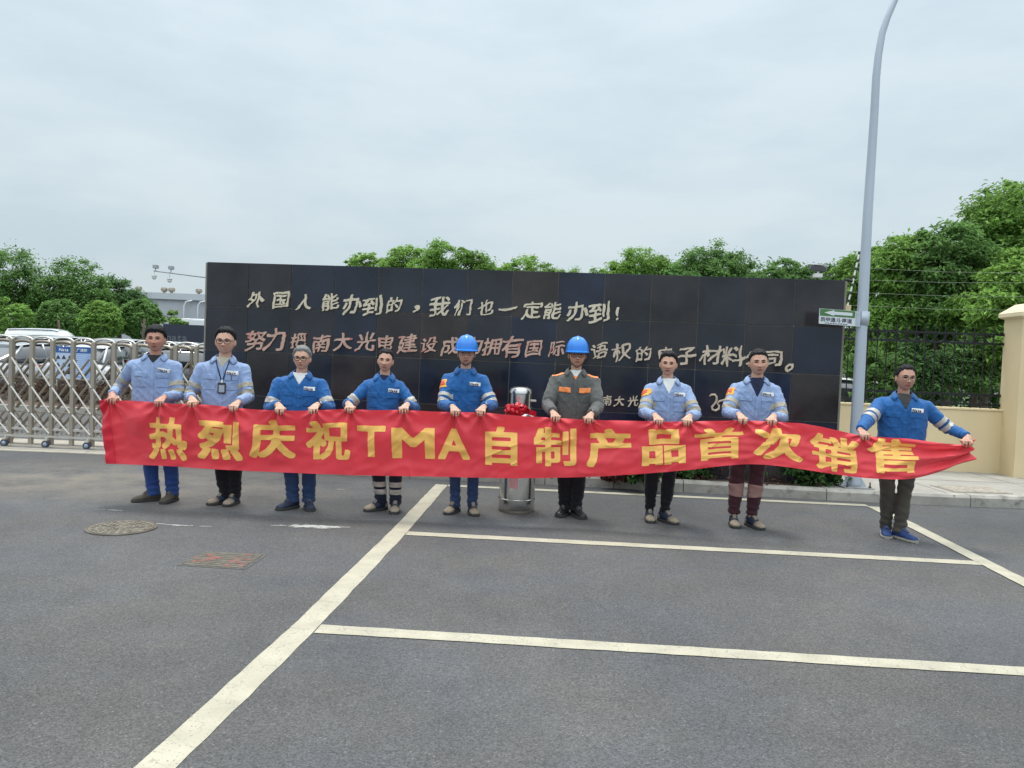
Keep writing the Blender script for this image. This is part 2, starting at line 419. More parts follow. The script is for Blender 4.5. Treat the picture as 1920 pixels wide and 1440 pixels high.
for i in range(len(kp) - 1):
    a, b, c, d = kp[i], kp[i + 1], k_in[i + 1], k_in[i]
    e1 = (b - a).normalized() * .005
    zt = .135 + random.uniform(-.004, .004)
    n0 = len(bm.verts)
    P4 = [a + e1, b - e1, c - e1, d + e1]; inn = (d - a).normalized() * .025
    lo = [bm.verts.new((q.x, q.y, -.02)) for q in P4]
    md = [bm.verts.new((q.x, q.y, zt - .03)) for q in P4]
    hi = [bm.verts.new((q.x + (inn.x if j < 2 else 0), q.y + (inn.y if j < 2 else 0), zt)) for j, q in enumerate(P4)]
    for A_, B_ in ((lo, md), (md, hi)):
        for j in range(4): bm.faces.new((A_[j], A_[(j + 1) % 4], B_[(j + 1) % 4], B_[j]))
    bm.faces.new(hi)
struct('kerb', bm, concrete)
# soil bed in front of the wall and pavement right of it
bm = B()
inn = [tuple(q) for q in off2([Vector(p) for p in KERB], .148)]
slab(bm, inn[:7] + [(3.87, 9.415), (3.87, 10.6), (-3.9, 10.9)], -.02, .105)
struct('planting_soil', bm, mat('soil', (.075, .05, .035), .95, var=.4, vscale=20, bump=.8, bscale=30))
bm = B()
slab(bm, [(3.875, 9.42)] + inn[8:] + [(30, 16), (3.875, 13.0)], -.02, .128)
o = struct('pavement', bm, pave)
bm = B()
for x in (5.35, 6.85, 8.35): box(bm, (x, 10.5, .1285), (.012, 2.6, .002))
box(bm, (5.9, 10.5, .1287), (4.0, .012, .002))
struct('pavement_joints', bm, mat('joint_dark', (.12, .11, .1), .9))
# concrete track strip of the gate
bm = B()
slab(bm, [(-16, 10.58), (-5.58, 10.62), (-4.1, 10.66), (-4.1, 11.9), (-16, 11.9)], -.02, .012)
struct('gate_track_strip', bm, mat('strip_concrete', (.40, .37, .31), .85, var=.18, vscale=3, bump=.2, dirt_or_reflection=((.26, .24, .2), 3, .56)))
bm = B()
for y in (10.98, 11.32): box(bm, (-10, y, .016), (12, .035, .008))
struct('gate_rails', bm, mat('rail_steel', (.35, .35, .35), .4, 1))
# far planting strip and lawns
bm = B(); slab(bm, [(-40, 16.9), (-6.2, 16.4), (-6.2, 19.6), (-40, 20.2)], -.02, .12); struct('far_planting_bed', bm, mat('far_soil', (.10, .07, .05), .95, var=.3))
bm = B()
box(bm, (-23, 16.58, .06), (34, .14, .15), rz=-.0148); struct('far_kerb', bm, concrete)
grass = mat('lawn_green', (.055, .10, .03), .9, var=.4, vscale=1.5, bump=.6, bscale=30)
bm = B(); slab(bm, [(-90, 56), (-9, 54), (-9, 90), (-90, 95)], -.02, .16); struct('far_lawn', bm, grass)
bm = B(); slab(bm, [(3.2, 13.2), (60, 16.2), (60, 60), (-9, 60), (-9, 24), (3.2, 16)], -.02, .10); struct('tree_lawn', bm, grass)

# manholes
bm = B()
mc = Vector((-3.235, 6.46, 0))
lathe(bm, [(.275, -.01), (.275, .010), (.262, .013), (.255, .009)], 48, mc)
t = thing('manhole_cover', 'round dusty iron manhole cover in the asphalt at the left', 'manhole cover', mc)
iron = mat('dusty_iron', (.155, .142, .112), .75, .1, var=.35, vscale=14, bump=.5, bscale=60, dirt_or_reflection=((.195, .187, .16), 9, .55))
obj('rim', bm, mat('iron_rim', (.12, .11, .09), .7, .3, var=.3), t, world=True)
bm = B(); lathe(bm, [(.25, .0), (.25, .0135), (.0005, .0135)], 48, mc)
for ring_r, cnt in ((.215, 22), (.165, 17), (.115, 12), (.065, 7)):
    for k in range(cnt):
        a = 2 * pi * k / cnt; box(bm, (mc.x + ring_r * cos(a), mc.y + ring_r * sin(a), .0155), (.034, .03, .005), rz=a)
obj('lid', bm, iron, t, world=True)
gc = Vector((-2.06, 5.62, 0))
t = thing('drain_cover', 'rectangular cover splashed with red paint set in the asphalt', 'drain cover', gc, radians(-4))
bm = B(); box(bm, (0, 0, .000), (.50, .42, .006)); obj('frame', bm, mat('cover_frame', (.085, .083, .078), .9, var=.3, vscale=20), t)
bm = B()
for k in range(8): box(bm, (0, -.165 + k * .047, .002), (.44, .038, .010), bev=.003)
obj('lid', bm, mat('cover_lid', (.115, .105, .085), .85, var=.3, vscale=16, bump=.5), t)
rr = random.Random(5); bm = B()
for i in range(34):
    cx_ = rr.choice([-.13, -.1, .1, .13]) + rr.gauss(0, .05); cy_ = rr.gauss(-.03, .07); r_ = rr.uniform(.008, .028)
    if abs(cx_) > .21 or abs(cy_) > .17: continue
    sheet(bm, [(cx_ + 1.5 * r_ * cos(q) * rr.uniform(.7, 1.2), cy_ + r_ * sin(q) * rr.uniform(.6, 1.2)) for q in [2 * pi * k / 9 for k in range(9)]],   .0075 + i * .00002)
obj('red_paint', bm, mat('red_splash', (.175, .078, .066), .85, var=.4, vscale=30), t)
pm = gp(1820, 918, .13)
t = thing('utility_cover', 'flat square utility cover in the pavement by the yellow wall', 'manhole cover', pm)
bm = B(); box(bm, (0, 0, 0), (.75, .5, .012), rz=.06); obj('frame', bm, mat('util_frame', (.28, .25, .21), .9, var=.3), t)
bm = B(); box(bm, (0, 0, .003), (.68, .43, .012), rz=.06)
for i in range(9): box(bm, (-.3 + i * .075, 0, .010), (.02, .38, .004), rz=.06)
obj('lid', bm, mat('util_lid', (.33, .30, .25), .85, var=.3, vscale=12), t)

# ================================================================== GRANITE WALL WITH RAISED LETTERS
WYAW = -.0998
WO = Vector((-4.2222, 10.6087, 0)); WTOP = 2.7065; WLEN = 8.4
wall = thing('granite_wall', 'long black polished granite sign wall with raised golden calligraphy', 'wall', WO, WYAW)
WM = local_matrix(wall); WMI = WM.inverted()
bm = B(); box(bm, (WLEN / 2, .191, (WTOP - .012) / 2), (WLEN + .05, .378, WTOP - .012))
obj('core', bm, mat('wall_core', (.24, .22, .185), .8, var=.1), wall)
bm = B(); rr = random.Random(11)
for r in range(5):
    z1 = WTOP - .6 * r; z0 = max(z1 - .6, .04)
    for c in range(14):
        hw = .3 - .0045; hh = (z1 - z0) / 2 - .0045
        M4 = Matrix.Translation((c * .6 + .3, .0, (z0 + z1) / 2)) @ Matrix.Rotation(rr.gauss(0, .0028), 4, 'X') @ Matrix.Rotation(rr.gauss(0, .0028), 4, 'Z')
        box(bm, (0, .003, 0), (hw * 2, .03, hh * 2), bev=.0015, Mx=M4)
gm = bpy.data.materials.new('black_granite'); gm.use_nodes = True
t_ = gm.node_tree; b_ = t_.nodes['Principled BSDF']; N_ = lambda k: t_.nodes.new(k)
g_ = N_('ShaderNodeNewGeometry'); rp = N_('ShaderNodeValToRGB'); t_.links.new(g_.outputs['Random Per Island'], rp.inputs[0])
rp.color_ramp.elements[0].color = (.010, .015, .030, 1); rp.color_ramp.elements[1].color = (.027, .021, .020, 1)
q = rp.color_ramp.elements.new(.5); q.color = (.014, .016, .022, 1)
co_ = N_('ShaderNodeTexCoord'); n_ = N_('ShaderNodeTexNoise'); n_.inputs['Scale'].default_value = 160; t_.links.new(co_.outputs['Object'], n_.inputs[0])
n2_ = N_('ShaderNodeTexNoise'); n2_.inputs['Scale'].default_value = 1.6; n2_.inputs['Detail'].default_value = 6; t_.links.new(co_.outputs['Object'], n2_.inputs[0])
mr_ = N_('ShaderNodeMapRange'); mr_.inputs[1].default_value = .35; mr_.inputs[2].default_value = .7; mr_.inputs[3].default_value = .6; mr_.inputs[4].default_value = 1.9; t_.links.new(n_.outputs[0], mr_.inputs[0])
vm_ = N_('ShaderNodeVectorMath'); vm_.operation = 'SCALE'; t_.links.new(rp.outputs[0], vm_.inputs[0]); t_.links.new(mr_.outputs[0], vm_.inputs['Scale'])
mt_ = N_('ShaderNodeMapRange'); mt_.inputs[1].default_value = .3; mt_.inputs[2].default_value = .7; mt_.inputs[3].default_value = .55; mt_.inputs[4].default_value = 1.7; t_.links.new(n2_.outputs[0], mt_.inputs[0]); vm2_ = N_('ShaderNodeVectorMath'); vm2_.operation = 'SCALE'; t_.links.new(vm_.outputs[0], vm2_.inputs[0]); t_.links.new(mt_.outputs[0], vm2_.inputs['Scale'])  # broad granite mottling; in the base colour it also stands in for reflections
t_.links.new(vm2_.outputs[0], b_.inputs['Base Color'])
rg_ = N_('ShaderNodeMapRange'); rg_.inputs[1].default_value = .3; rg_.inputs[2].default_value = .7; rg_.inputs[3].default_value = .05; rg_.inputs[4].default_value = .22; t_.links.new(n2_.outputs[0], rg_.inputs[0])
t_.links.new(rg_.outputs[0], b_.inputs['Roughness']); b_.inputs['Specular IOR Level'].default_value = .33
obj('granite_facing', bm, gm, wall)
def wall_xy(px, py):
    d = WMI.to_3x3() @ ray(px, py); o_ = WMI @ Vector((0, 0, CAMH)); k = (-.012 - o_.y) / d.y; q = o_ + d * k
    return q.x, q.z
gold = mat('letter_gold', (.60, .53, .40), .5, .12, var=.12, vscale=10)
gold2 = mat('letter_red_reflection', (.52, .34, .27), .5, .12, var=.12, vscale=10, dirt_or_reflection=((.46, .13, .12), 7, .53))  # rosy base and red blotches: the banner's reflection painted into the letter colour
gold3 = mat('letter_copper', (.55, .45, .35), .5, .12, var=.12, vscale=10)
def wall_char(ch, px, py, hpx, m, seed, wsc=1.0, bold=.022):
    V, Q, be = raster_glyph(ch, (.034, .017, .75), 64)
    cx = (V[:, 0].min() + V[:, 0].max()) / 2; cy = (V[:, 1].min() + V[:, 1].max()) / 2
    rr = random.Random(seed); hh = .90; x0, z0 = wall_xy(px, py); x1, z1 = wall_xy(px, py - hpx); S = (z1 - z0) / hh * .9
    a = rr.uniform(-.05, .07); sh = rr.uniform(.05, .15); bm = B(); P = []
    for v in V:
        x, y = v[0] - cx, v[1] - cy
        # brush sway: the strokes lean and bow as handwriting does
        n1 = noise.noise((x * 2.1 + seed * 3.1, y * 2.1, 0)); n2 = noise.noise((x * 2.1, y * 2.1 + seed * 1.7, 5)); n3 = noise.noise((x * 6 + seed, y * 6, 9))
        x2 = x + .10 * n1 + .03 * n3 + sh * y; y2 = y + .09 * n2 + .03 * noise.noise((x * 6, y * 6 + seed, 3)) + .13 * x
        x3 = x2 * cos(a) - y2 * sin(a); y3 = x2 * sin(a) + y2 * cos(a)
        P.append((x0 + x3 * S * wsc, z0 + y3 * S))
    fr = [bm.verts.new((x, -.038, z)) for x, z in P]
    for q in Q: bm.faces.new([fr[i] for i in q])
    bk = {}
    for e_ in be:
        for i in e_:
            if i not in bk: bk[i] = bm.verts.new((P[i][0], -.013, P[i][1]))
    for i, j in be: bm.faces.new((fr[i], fr[j], bk[j], bk[i]))
    bmesh.ops.recalc_face_normals(bm, faces=bm.faces[:]); obj('raised_character', bm, m, wall)
L1 = [('外', 482, 562, 34), ('国', 528, 563, 37), ('人', 571, 567, 34), ('能', 620, 566, 36), ('办', 662, 570, 40), ('到', 699, 574, 42), ('的', 740, 571, 32), ('，', 781, 580, 13), ('我', 825, 575, 42), ('们', 868, 577, 36), ('也', 911, 577, 33), ('一', 953, 579, 12), ('定', 998, 581, 38), ('能', 1037, 582, 37), ('办', 1083, 583, 43), ('到', 1123, 586, 44), ('！', 1158, 588, 25)]
L2 = [('努', 480, 638, 43), ('力', 517, 636, 48), ('把', 561, 638, 32), ('南', 603, 644, 38), ('大', 644, 641, 37), ('光', 687, 641, 40), ('电', 725, 643, 34), ('建', 765, 644, 40), ('设', 804, 647, 33), ('成', 845, 649, 38), ('为', 889, 648, 38), ('拥', 923, 650, 38), ('有', 960, 651, 45), ('国', 1001, 653, 37), ('际', 1044, 654, 33), ('话', 1083, 656, 33), ('语', 1124, 658, 34), ('权', 1165, 659, 38), ('的', 1207, 663, 32), ('电', 1248, 664, 32), ('子', 1287, 668, 40), ('材', 1332, 666, 42), ('料', 1374, 668, 45), ('公', 1412, 671, 34), ('司', 1450, 673, 38), ('。', 1479, 690, 10)]
for i, (ch, px, py, h_) in enumerate(L1):
    if ch == '一': wall_char(ch, px, py, 38 * .9, gold, 100 + i, 1.1, .03)
    elif ch == '，': wall_char(ch, px, py, 46, gold, 100 + i, 1.1)
    elif ch == '！': wall_char(ch, px, py, 31, gold, 100 + i)
    else: wall_char(ch, px, py, h_ * .92, gold, 100 + i, 1.08)
for i, (ch, px, py, h_) in enumerate(L2):
    m_ = gold3 if px > 1110 else gold2
    if ch == '。': wall_char(ch, px, py, 46, gold3, 200 + i)
    else: wall_char(ch, px, py, h_ * .92, m_, 200 + i, 1.06)
for i, (ch, px, py) in enumerate((('南', 1138, 751), ('大', 1161, 752), ('光', 1187, 752), ('电', 1212, 754))):
    wall_char(ch, px, py, 20, gold3, 300 + i)
sig = [(180, 258), (205, 240), (240, 240), (258, 262), (262, 305), (240, 340), (208, 375), (212, 408), (248, 420), (285, 398), (288, 358), (264, 338), (295, 312), (350, 298), (420, 290)]
bm = B(); sp = []
for (x_, y_) in sig:
    a, b = wall_xy(1300 + x_ / 6, 700 + y_ / 6); sp.append((a, -.022, b))
tube(bm, sp, [.010, .014, .016, .014, .015, .012, .015, .016, .017, .015, .012, .012, .014, .013, .012], 8)
obj('raised_signature', bm, gold3, wall, True)

# ================================================================== LEAVES
def leaf_mesh(name, blobs, n, leaf, seed, clump=.28, up=.5, shell=.62, per=140, aspect=.45, droop=0.0):
    """crown made of many small leaf faces gathered in clumps spread through several lobes"""
    rs = np.random.RandomState(seed)
    blobs = [(np.array(c, float), np.array(r, float)) for c, r in blobs]
    wts = np.array([r[0] * r[2] + r[0] * r[1] for c, r in blobs]); wts /= wts.sum()
    nc = max(6, n // per); bi = rs.choice(len(blobs), nc, p=wts)
    d = rs.normal(size=(nc, 3)); d /= np.linalg.norm(d, axis=1)[:, None]
    rad = shell + (1.03 - shell) * rs.rand(nc) ** .6
    C = np.array([blobs[i][0] for i in bi]); Rr = np.array([blobs[i][1] for i in bi])
    cc = C + d * rad[:, None] * Rr; out_d = d
    ci = rs.randint(0, nc, n); csz = clump * Rr.mean(1)[ci] * (.55 + .9 * rs.rand(nc)[ci])
    P = cc[ci] + rs.normal(size=(n, 3)) * csz[:, None] * np.array([.6, .6, .38])
    nrm = rs.normal(size=(n, 3)) * .8 + up * np.array([0, 0, 2.2]) + out_d[ci] * .8
    nrm /= np.linalg.norm(nrm, axis=1)[:, None]
    ax = rs.normal(size=(n, 3)) + out_d[ci] * .9 + np.array([0, 0, -droop]); ax -= nrm * (ax * nrm).sum(1)[:, None]; ax /= np.linalg.norm(ax, axis=1)[:, None] + 1e-9
    bx = np.cross(nrm, ax); L = leaf * (.6 + .8 * rs.rand(n))[:, None]; W = L * aspect
    fold = nrm * L * .12
    V = np.stack([P - ax * L * .5, P + bx * W * .5 + fold, P + ax * L * .5, P - bx * W * .5 + fold], 1).reshape(-1, 3)
    me = bpy.data.meshes.new(name); me.vertices.add(4 * n); me.loops.add(4 * n); me.polygons.add(n)
    me.vertices.foreach_set('co', V.astype(np.float32).ravel()); me.loops.foreach_set('vertex_index', np.arange(4 * n, dtype=np.int32))
    me.polygons.foreach_set('loop_start', np.arange(0, 4 * n, 4, dtype=np.int32)); me.update(calc_edges=True)
    return me
def leafmat(name, col, isl=.45): return mat(name, col, .6, spec=.25, trans=.45, island=isl, var=.25, vscale=.7)
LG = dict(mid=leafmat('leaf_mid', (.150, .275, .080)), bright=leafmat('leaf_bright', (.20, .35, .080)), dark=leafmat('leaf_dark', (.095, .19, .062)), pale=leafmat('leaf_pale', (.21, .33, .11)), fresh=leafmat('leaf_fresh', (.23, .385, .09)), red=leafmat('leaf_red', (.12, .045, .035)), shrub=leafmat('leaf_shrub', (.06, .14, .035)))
bark = mat('bark', (.10, .075, .055), .9, var=.35, vscale=12, bump=.8, bscale=25)
def tree(label, loc, blobs, n, leaf, mk, seed, trunk_r=.12, cat='tree', group=None, name='tree', stems=1, **kw):
    t = thing(name, label, cat, loc, 0, group)
    obj('crown', leaf_mesh('crown', blobs, n, leaf, seed, **kw), LG[mk], t)
    rr = random.Random(seed); bm = B()
    for s in range(stems):
        bx_ = rr.uniform(-.25, .25) if stems > 1 else 0; by_ = rr.uniform(-.2, .2) if stems > 1 else 0
        sub = blobs[s::stems] if stems > 1 else blobs
        zc = min(c[2] for c, r in sub); top = Vector((bx_ * 2 + rr.uniform(-.2, .2), by_ * 2, zc))
        mid = Vector((bx_ * 1.4 + rr.uniform(-.08, .08), by_ * 1.3, zc * .5))
        tube(bm, [(bx_, by_, -.05), (bx_ * 1.1, by_, .25), mid, top], [trunk_r * 1.25, trunk_r, trunk_r * .85, trunk_r * .65], 9)
        for c, r in sub:
            c = Vector(c); a = top.lerp(mid, rr.uniform(0, .5)); m1 = a.lerp(c, .5) + Vector((rr.uniform(-.2, .2), rr.uniform(-.2, .2), .15))
            tube(bm, [a, m1, c], [trunk_r * .5, trunk_r * .32, trunk_r * .12], 6)
            for _ in range(3):
                e_ = c + Vector((rr.gauss(0, .5) * r[0], rr.gauss(0, .5) * r[1], rr.uniform(.0, .7) * r[2])); tube(bm, [m1, m1.lerp(e_, .5) + Vector((0, 0, .08)), e_], [trunk_r * .25, trunk_r * .15, trunk_r * .05], 5)
    obj('trunk', bm, bark, t, True)
    return t
def blob_px(px, py, rpx, Y, base, ry=None, rz=None):
    c = at(px, py, Y); r = rpx * Y / FPX
    return ((c.x - base[0], c.y - base[1], c.z), (r, r * .9 if ry is None else ry * Y / FPX, r if rz is None else rz * Y / FPX))

# left: four clipped round trees beyond the car park
for i, (px, py, r, lab) in enumerate((
        (14, 606, 47, 'round clipped tree at the far left edge above the white van'),
        (112, 602, 42, 'round clipped tree second from the left behind the car park'),
        (190, 604, 40, 'round clipped tree third from the left behind the car park'),
        (266, 600, 39, 'round clipped tree nearest the dark far sign wall'))):
    Y = 58; b = at(px, 640, Y); b = Vector((b.x, b.y, .15))
    tree(lab, b, [blob_px(px, py + 3, r * .88, Y + (i % 2) * 2.5, b, rz=r * .92)], 9000, .2, 'bright' if i in (0, 2) else 'mid', 20 + i, .12, group='round clipped trees beyond the car park', clump=.12, shell=.88, per=40, name='round_tree', aspect=.6)
# left: taller trees behind them
for i, (px, parts, mk, lab) in enumerate((
        (10, [(10, 520, 55), (-40, 550, 60), (45, 545, 40), (15, 575, 50), (40, 585, 40)], 'mid', 'tall leafy tree at the far left edge, highest of the left trees'),
        (142, [(140, 540, 50), (110, 560, 42), (170, 560, 45), (140, 590, 50), (185, 590, 38)], 'mid', 'broad tall tree behind the second and third round trees'),
        (225, [(215, 560, 38), (240, 580, 36), (205, 595, 40), (262, 590, 28)], 'dark', 'tall tree beside the grey industrial hall'),
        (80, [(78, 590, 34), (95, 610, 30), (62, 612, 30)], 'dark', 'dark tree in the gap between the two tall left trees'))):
    Y = 80 + 3 * i; b = at(px, 640, Y); b = Vector((b.x, b.y, .15))
    tree(lab, b, [blob_px(x, y, r, Y, b) for x, y, r in parts], 22000, .27, mk, 30 + i, .25, group='tall trees left of the hall', clump=.24, per=80, name='tall_tree', aspect=.6)
# small bush by the far sign wall
b = gp(305, 652); b = at(318, 640, 64); b.z = .1
tree('low pale green bush above the far dark sign wall', b, [blob_px(312, 597, 22, 64, b, rz=10), blob_px(340, 602, 24, 64, b, rz=9), blob_px(295, 604, 20, 64, b)], 2500, .25, 'pale', 41, .06, name='bush', cat='bush', aspect=.6)
# behind the wall: crowns above the top edge
BW = [
    ([(690, 482, 22), (672, 492, 24), (712, 496, 22)], 'fresh', 44, 2600, 'small wispy treetop above the left part of the granite wall'),
    ([(765, 490, 40), (735, 505, 38), (800, 500, 40)], 'fresh', 40, 6500, 'light green feathery treetop left of centre above the wall'),
    ([(835, 482, 42), (880, 498, 42), (800, 505, 36), (910, 510, 34)], 'bright', 38, 8000, 'wide treetop above the wall near the first blue helmet'),
    ([(985, 508, 42), (955, 516, 32), (1015, 512, 30)], 'fresh', 42, 5200, 'flat pale treetop above the middle of the wall'),
    ([(1080, 520, 34), (1050, 526, 30), (1112, 522, 30)], 'pale', 46, 3000, 'lowest thin treetop above the wall just right of the middle'),
    ([(1200, 505, 52), (1165, 520, 44), (1235, 515, 44)], 'bright', 36, 9000, 'rounded treetop above the wall near the second blue helmet'),
    ([(1335, 500, 58), (1300, 512, 48), (1375, 510, 50), (1335, 530, 60)], 'mid', 35, 11000, 'largest rounded dark treetop above the right half of the wall'),
    ([(1470, 515, 42), (1440, 525, 38), (1505, 520, 40)], 'mid', 37, 6500, 'dense treetop left of the surveillance camera on the wall'),
    ([(1548, 512, 26), (1535, 525, 30), (1565, 530, 26)], 'dark', 40, 3500, 'small dark treetop behind the surveillance camera on the wall'),
]
for i, (parts, mk, Y, n, lab) in enumerate(BW):
    b = at(parts[0][0], 690, Y); b.z = .1
    tree(lab, b, [blob_px(x, y + 9, r, Y, b, rz=r * .8) for x, y, r in parts], int(n * 2.2), .14, mk, 50 + i, .14, group='treetops above the granite wall', clump=.20, per=70, shell=.5)
# right: big feathery trees behind the railing
RT_ = [
    ([(1890, 410, 70), (1840, 440, 60), (1930, 460, 80), (1870, 500, 75), (1820, 500, 50), (1900, 570, 60)], 'bright', 18.5, 15000, 'tallest feathery tree behind the yellow pillar, reaching the right edge'),
    ([(1780, 480, 62), (1745, 520, 55), (1810, 540, 60), (1770, 590, 60), (1800, 640, 45)], 'mid', 17.5, 14000, 'feathery tree behind the last man, left of the tallest one'),
    ([(1690, 500, 55), (1660, 520, 50), (1715, 560, 55), (1680, 600, 55), (1650, 640, 45)], 'bright', 18, 13000, 'feathery tree just right of the lamp post behind the railing'),
    ([(1615, 520, 42), (1595, 560, 40), (1630, 600, 45), (1595, 640, 36), (1600, 690, 34)], 'bright', 19.5, 9500, 'narrow tree between the granite wall and the lamp post'),
    ([(1900, 540, 50), (1870, 590, 50), (1930, 620, 50), (1860, 660, 40)], 'fresh', 15.5, 9500, 'lighter leafy tree close behind the yellow pillar'),
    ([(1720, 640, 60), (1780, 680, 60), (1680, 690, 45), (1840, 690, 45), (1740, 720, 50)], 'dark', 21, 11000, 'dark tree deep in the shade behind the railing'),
    ([(1850, 560, 55), (1905, 520, 55), (1800, 600, 50), (1890, 610, 45), (1850, 640, 45)], 'bright', 17, 11000, 'leafy tree between the yellow pillar and the last man, filling the gap'),
    ([(1960, 480, 80), (2010, 560, 90), (1960, 620, 70)], 'mid', 20, 8000, 'tree cut off by the right edge of the picture'),
]
for i, (parts, mk, Y, n, lab) in enumerate(RT_):
    b = at(parts[0][0], 705, Y); b.z = .1
    tree(lab, b, [blob_px(x, y, r, Y, b, ry=max(r, 60), rz=r * .85) for x, y, r in parts], int(n * 1.7), .125, mk, 70 + i, .075, group='feathery trees behind the railing', clump=.23, per=56, shell=.35, stems=2, name='feathery_tree', aspect=.38, droop=.5)
for px, py, mk, lab in ((1655, 725, 'mid', 'leafy bush behind the railing left of the last man'), (1745, 715, 'dark', 'leafy bush behind the railing just right of the last man'), (1835, 700, 'mid', 'leafy bush behind the railing close to the yellow pillar')):
    b = at(px, 740, 15.6); b.z = .1
    tree(lab, b, [blob_px(px, py, 48, 15.6, b), blob_px(px + 38, py - 22, 36, 15.6, b), blob_px(px - 30, py - 30, 34, 15.6, b)], 6500, .11, mk, 300 + px, .03, name='bush', cat='bush', group='bushes behind the railing', clump=.3, per=50, shell=.2, aspect=.4)
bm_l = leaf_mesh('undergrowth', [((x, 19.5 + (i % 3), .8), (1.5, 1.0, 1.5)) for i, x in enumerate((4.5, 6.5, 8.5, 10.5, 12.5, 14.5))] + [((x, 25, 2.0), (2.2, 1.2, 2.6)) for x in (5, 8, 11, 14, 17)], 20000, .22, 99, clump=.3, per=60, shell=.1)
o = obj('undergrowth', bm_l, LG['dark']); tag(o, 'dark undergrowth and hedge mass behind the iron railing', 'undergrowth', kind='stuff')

# shrubs in the bed before the wall
SH = [(1215, 903, 'shrub', .20, 'low shrub behind the legs of the man in black trousers'), (1300, 893, 'shrub', .24, 'green leafy shrub right of the black trousers'),
      (1352, 890, 'red', .25, 'reddish shrub left of the maroon trousers'), (1395, 893, 'dark', .24, 'dark shrub behind the maroon trousers'), (1462, 894, 'shrub', .27, 'bright green shrub right of the maroon trousers'),
      (1512, 901, 'shrub', .24, 'glossy green shrub beneath the falling edge of the banner'), (1540, 908, 'shrub', .22, 'last green shrub at the right end of the planting bed'), (1160, 897, 'red', .18, 'small dark shrub behind the man in the grey jacket')]
for i, (px, py, mk, r, lab) in enumerate(SH):
    b = gp(px, py + 9, .1); b.y = min(b.y + .1, 10.2 - .1 * b.x * .3)
    t = thing('shrub', lab, 'shrub', b, 0, 'shrubs in the bed before the granite wall')
    obj('foliage', leaf_mesh('foliage', [((0, 0, r * .95), (r * 1.15, r * .8, r * .9)), ((r * .7, .04, r * .6), (r * .8, r * .6, r * .6)), ((-r * .7, .02, r * .7), (r * .7, r * .6, r * .6))], 900, .062, 200 + i, clump=.3, per=14, shell=.3, aspect=.5), LG[mk], t)
    bm = B(); rr = random.Random(i)
    for k in range(9):
        e_ = (rr.uniform(-1, 1) * r, rr.uniform(-.6, .6) * r, r * rr.uniform(.8, 1.6)); tube(bm, [(rr.uniform(-.05, .05), rr.uniform(-.05, .05), -.03), (e_[0] * .5, e_[1] * .5, e_[2] * .5), e_], [.006, .004, .002], 5)
    obj('stems', bm, bark, t)
lit = leaf_mesh('leaf_litter', [((x, 9.62 - .06 * x + .2, .108), (.6, .22, .012)) for x in np.arange(-3.2, 3.6, .55)], 1500, .05, 321, clump=.5, shell=0, per=3, up=2)
o = obj('leaf_litter', lit, leafmat('litter', (.11, .05, .035), .5)); tag(o, 'fallen brown leaves scattered on the soil of the planting bed', 'leaf litter', kind='stuff')
fl = leaf_mesh('hedge', [((x, 18.2 + random.uniform(-.6, .6), .34), (.6, .7, .32)) for x in np.arange(-16, -6.5, .7)], 26000, .055, 77, clump=.35, per=30, shell=.2)
o = obj('hedge', fl, leafmat('hedge_rusty', (.10, .065, .045), .7)); tag(o, 'low rusty red hedge strip behind the sliding gate', 'hedge', kind='stuff')

# ================================================================== YELLOW WALL, RAILING, PILLAR
yel = mat('yellow_plaster', (.65, .53, .325), .85, var=.06, vscale=1.2, bump=.12, bscale=80, dirt_or_reflection=((.56, .44, .26), 1.4, .62))
FY = lambda x: 11.55 - .1 * (x - 6.5)
fa = -.0997
low = thing('low_wall', 'low pale yellow plastered wall right of the granite wall', 'wall', (3.6, FY(3.6), .12), fa)
bm = B(); box(bm, (1.86, .12, .455), (3.72, .24, .95)); obj('wall_body', bm, yel, low)
bm = B(); box(bm, (1.86, .12, .948), (3.72, .27, .03), bev=.006); obj('coping', bm, yel, low)
pil = thing('gate_pillar', 'pale yellow plastered pillar with a pyramid cap at the right edge', 'pillar', (7.53, 11.30, .12), fa)
bm = B(); box(bm, (0, 0, 1.15), (.50, .50, 2.32)); obj('shaft', bm, yel, pil)
bm = B()
rgs = []
for hw, z in ((.25, 2.30), (.31, 2.33), (.31, 2.385), (.285, 2.41), (.16, 2.52), (.10, 2.53)):
    rgs.append([bm.verts.new((sx * hw, sy * hw, z)) for sx, sy in ((-1, -1), (1, -1), (1, 1), (-1, 1))])
for a, b in zip(rgs[:-1], rgs[1:]):
    for k in range(4): bm.faces.new((a[k], a[(k + 1) % 4], b[(k + 1) % 4], b[k]))
bm.faces.new(rgs[-1]); bm.faces.new(rgs[0][::-1])
obj('cap', bm, mat('cap_plaster', (.70, .60, .41), .8, var=.06, vscale=3), pil)
wall2 = thing('side_wall', 'pale yellow wall continuing right of the pillar', 'wall', (7.79, 11.27, .12), fa)
bm = B(); box(bm, (2.0, .12, .455), (4.0, .24, .95)); obj('wall_body', bm, yel, wall2)
ironm = mat('black_iron', (.012, .013, .016), .45, .3)
fen = thing('iron_railing', 'black iron railing with rings on top of the yellow wall', 'fence', (3.6, FY(3.6) + .13, 1.08), fa)
bm = B()
for z in (.06, .205, .975, 1.115): box(bm, (1.86, 0, z), (3.80, .028, .028))
obj('rails', bm, ironm, fen)
for k in range(26):
    bm = B(); x = .12 + k * .1395
    if x > 3.66: break
    tube(bm, [(x, 0, -.02), (x, 0, 1.19), (x, 0, 1.23)], [.0085, .0085, .002], 6)
    obj('bar', bm, ironm, fen)
